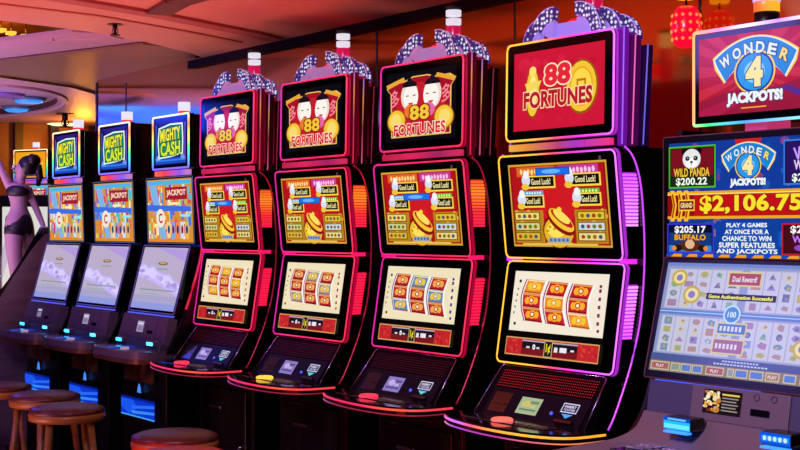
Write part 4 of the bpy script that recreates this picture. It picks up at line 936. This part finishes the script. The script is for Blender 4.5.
# mirror wall behind the row
def mirror_mat():
    m = mat('bronze_mirror', '#c07a2c', .20, .9); n, l = nodes_of(m); b = n['Principled BSDF']
    tc = n.new('ShaderNodeTexCoord'); mp = n.new('ShaderNodeMapping'); nz = n.new('ShaderNodeTexNoise'); mr = n.new('ShaderNodeMapRange')
    mp.inputs['Scale'].default_value = (.6, 1, 4); nz.inputs['Scale'].default_value = 2.5; nz.inputs['Detail'].default_value = 5
    l.new(tc.outputs['Object'], mp.inputs[0]); l.new(mp.outputs[0], nz.inputs['Vector']); l.new(nz.outputs['Fac'], mr.inputs['Value'])
    mr.inputs['To Min'].default_value = .05; mr.inputs['To Max'].default_value = .13
    l.new(mr.outputs[0], b.inputs['Roughness']); return m
wl = wallx(97)
bm = BM(); box(bm, wl, 3, WY, WY+.2, 0, 2.90); struct('wall_back', bm, mirror_mat())
bm = BM(); box(bm, wl-.008, wl+.006, WY-.008, WY+.208, 0, 2.41); struct('trim_12', bm, mat('dark_corner_trim', '#1a0e0c', .4))
bm = BM(); box(bm, wallx(192), 3, WY-.03, WY, 2.365, 2.41); struct('trim_13', bm, mat('dark_cornice', '#1c0c0a', .7, spec=.1))
for k, px in enumerate((126, 377, 515, 700)):
    bm = BM(); X_ = wallx(px); box(bm, X_-.004, X_+.004, WY-.004, WY, 0, 2.365); struct('trim_%d' % (14+k), bm, mat('dark_corner_trim', '#1a0e0c'))
AMB = noisy('amber_wood_wall', '#7a4210', '#9c5a18', 2, .35, (1, 1, .3))
bm = BM(); box(bm, -15.1, -15, -7, 9, 0, 2.9); struct('wall_left', bm, AMB)
bm = BM(); box(bm, -13.1, -13.0, 2.2, 9, 0, 2.9); struct('wall_far', bm, AMB)
for k, py_ in enumerate((3.6, 4.55, 4.9, 5.3, 6.0)):
    bm = BM(); box(bm, -13.0, -12.93, py_-.04, py_+.04, 0, 2.41); struct('trim_%d' % (20+k), bm, mat('dark_wood_post', '#2a1208', .4))
bm = BM(); box(bm, -13.1, 3, 8.9, 9, 0, 2.9); struct('wall_rear', bm, AMB)
bm = BM(); box(bm, 3, 3.1, -7, 9, 0, 2.9); struct('wall_right', bm, noisy('dark_red_wall', '#12060a', '#1c080c', 2, .5))
bm = BM(); box(bm, -15, 3, -7.1, -7, 0, 2.9); struct('wall_front', bm, noisy('dark_red_wall', '#12060a', '#1c080c'))

# blue LED ribbon sign across the aisle (seen in the mirror wall and the glossy screens)
def refl(px, Z): x, y, _ = atZ(px, 225, Z); return (x, 2*WY-y)
t = thing('led_sign', 'long blue LED ribbon sign seen as a blue band in the mirror wall', 'sign', (0, 0, 0))
n = 10; pts = [refl(85+290*k/n, 11.3) for k in range(n+1)]
bm = BM()
for a_, b_ in zip(pts, pts[1:]):
    v = [bm.verts.new((a_[0], a_[1], z)) for z in (2.20, 2.395)]+[bm.verts.new((b_[0], b_[1], z)) for z in (2.395, 2.20)]
    bm.faces.new(v)
bmesh.ops.solidify(bm, geom=bm.faces[:], thickness=.04)
m = mat('blue_led_sign', '#050810', .4); nn, l = nodes_of(m); b = nn['Principled BSDF']
tc = nn.new('ShaderNodeTexCoord'); mp = nn.new('ShaderNodeMapping'); nz = nn.new('ShaderNodeTexNoise'); cr = nn.new('ShaderNodeValToRGB')
mp.inputs['Scale'].default_value = (1, 1, 9); nz.inputs['Scale'].default_value = 1.6
l.new(tc.outputs['Object'], mp.inputs[0]); l.new(mp.outputs[0], nz.inputs['Vector']); l.new(nz.outputs['Fac'], cr.inputs[0]); l.new(cr.outputs[0], b.inputs['Emission Color'])
cr.color_ramp.elements[0].position = .3; cr.color_ramp.elements[0].color = lin('#0a24ff'); cr.color_ramp.elements[1].position = .7; cr.color_ramp.elements[1].color = lin('#1a62ff')
b.inputs['Emission Strength'].default_value = 14
obj('led_face', bm, m, t)
bm = BM()
for p in (pts[1], pts[5], pts[9]): tube(bm, [(p[0], p[1], 2.395), (p[0], p[1], 2.9)], .01)
obj('hanger', bm, BLACKM, t)

# beaded red lamp on a cord, added for a signal light's mirror reflection
X, Y = -3.52, 3.665
t = thing('signal_reflection', 'beaded red glow added as a signal light reflection between the last two machines', 'signal_reflection', (X, Y, 2.12))
bm = BM(); lathe(bm, [(.03, -.072), (.048, -.05), (.055, 0), (.048, .05), (.03, .072)], 18); obj('shade', bm, mat('red_glass', '#80000c', .2, emit='#ff0a30', es=1.0), t)
bm = BM()
for k in range(12):
    for r in range(4):
        a_ = 2*PI*k/12; q_ = bmesh.ops.create_icosphere(bm, subdivisions=1, radius=.0065)
        rr = .054-.003*abs(r-1.5)
        for v in q_['verts']: v.co += Vector((rr*math.cos(a_), rr*math.sin(a_), -.045+r*.028))
obj('bead', bm, glow('#ff9040', 1.0), t)['kind'] = 'stuff'
bm = BM(); lathe(bm, [(.035, 0), (.035, .02)], 16, (0, 0, .10)); obj('cap', bm, glow('#ffd020', 1.3), t)
bm = BM(); tube(bm, [(0, 0, .07), (0, 0, .26)], .004); obj('cord', bm, BLACKM, t)

# ------------------------------------------------------------------ lights
def area(name, loc, to, size, col, e, sy=None, spread=None):
    d = bpy.data.lights.new(name, 'AREA'); d.energy = e; d.color = lin(col)[:3]; d.size = size
    if spread: d.spread = math.radians(spread)
    if sy: d.shape = 'RECTANGLE'; d.size_y = sy
    o = bpy.data.objects.new(name, d); COL.objects.link(o); o.location = loc
    o.rotation_euler = (Vector(to)-Vector(loc)).to_track_quat('-Z', 'Y').to_euler(); return o
def point(name, loc, col, e, r=.15):
    d = bpy.data.lights.new(name, 'POINT'); d.energy = e; d.color = lin(col)[:3]; d.shadow_soft_size = r
    o = bpy.data.objects.new(name, d); COL.objects.link(o); o.location = loc; return o
area('ceiling_fill_red', (-4.4, 1.5, .35), (-4.7, 2.6, 2.41), 1.2, '#ff3020', 30, spread=115)  # unseen upward fills added low in the aisle to wash the ceiling
area('ceiling_fill_rose', (-6.4, 1.1, .35), (-6.6, 2.3, 2.41), 1.2, '#ff9080', 29, spread=115)
area('ceiling_fill_mauve', (-8.4, 1.2, .5), (-8.9, 2.0, 2.41), 1.2, '#f4b0d8', 33, spread=115)
area('ceiling_fill_far', (-10.8, 2.6, 1.0), (-10.8, 3.0, 2.41), 1.0, '#f0b8d0', 26)  # another unseen fill, added for the far ceiling
point('recess_lamp', (-10.1, 3.3, 2.74), '#ffa820', 7, .08)
point('far_wall_lamp', (-12.2, 4.9, 2.2), '#ff9a30', 16, .1)
area('aisle_fill', (-6.0, -.5, 2.8), (-6.0, 2.5, .8), 1.0, '#a080ff', 64)  # unseen fill added to brighten the cash machine consoles
area('aisle_fill_right', (-2.2, .8, 2.6), (-2.6, 2.8, .8), .6, '#ecc8ec', 75)  # unseen fill added to lift the jackpot machine's console
area('dancer_fill', (-9.6, 2.2, 2.3), (-10.8, 3.8, 1.4), .4, '#d0a0ff', 22)  # unseen violet fill added toward the dancer
w = bpy.data.worlds.new('hall'); SC.world = w; w.use_nodes = True
w.node_tree.nodes['Background'].inputs[0].default_value = lin('#3a2030'); w.node_tree.nodes['Background'].inputs[1].default_value = .06

vs_ = SC.view_settings; vs_.view_transform = 'Standard'; vs_.look = 'None'; vs_.gamma = 1; vs_.exposure = 0; vs_.use_curve_mapping = False
SC.cycles.use_denoising = True
SC.cycles.max_bounces = 6; SC.cycles.sample_clamp_indirect = 4
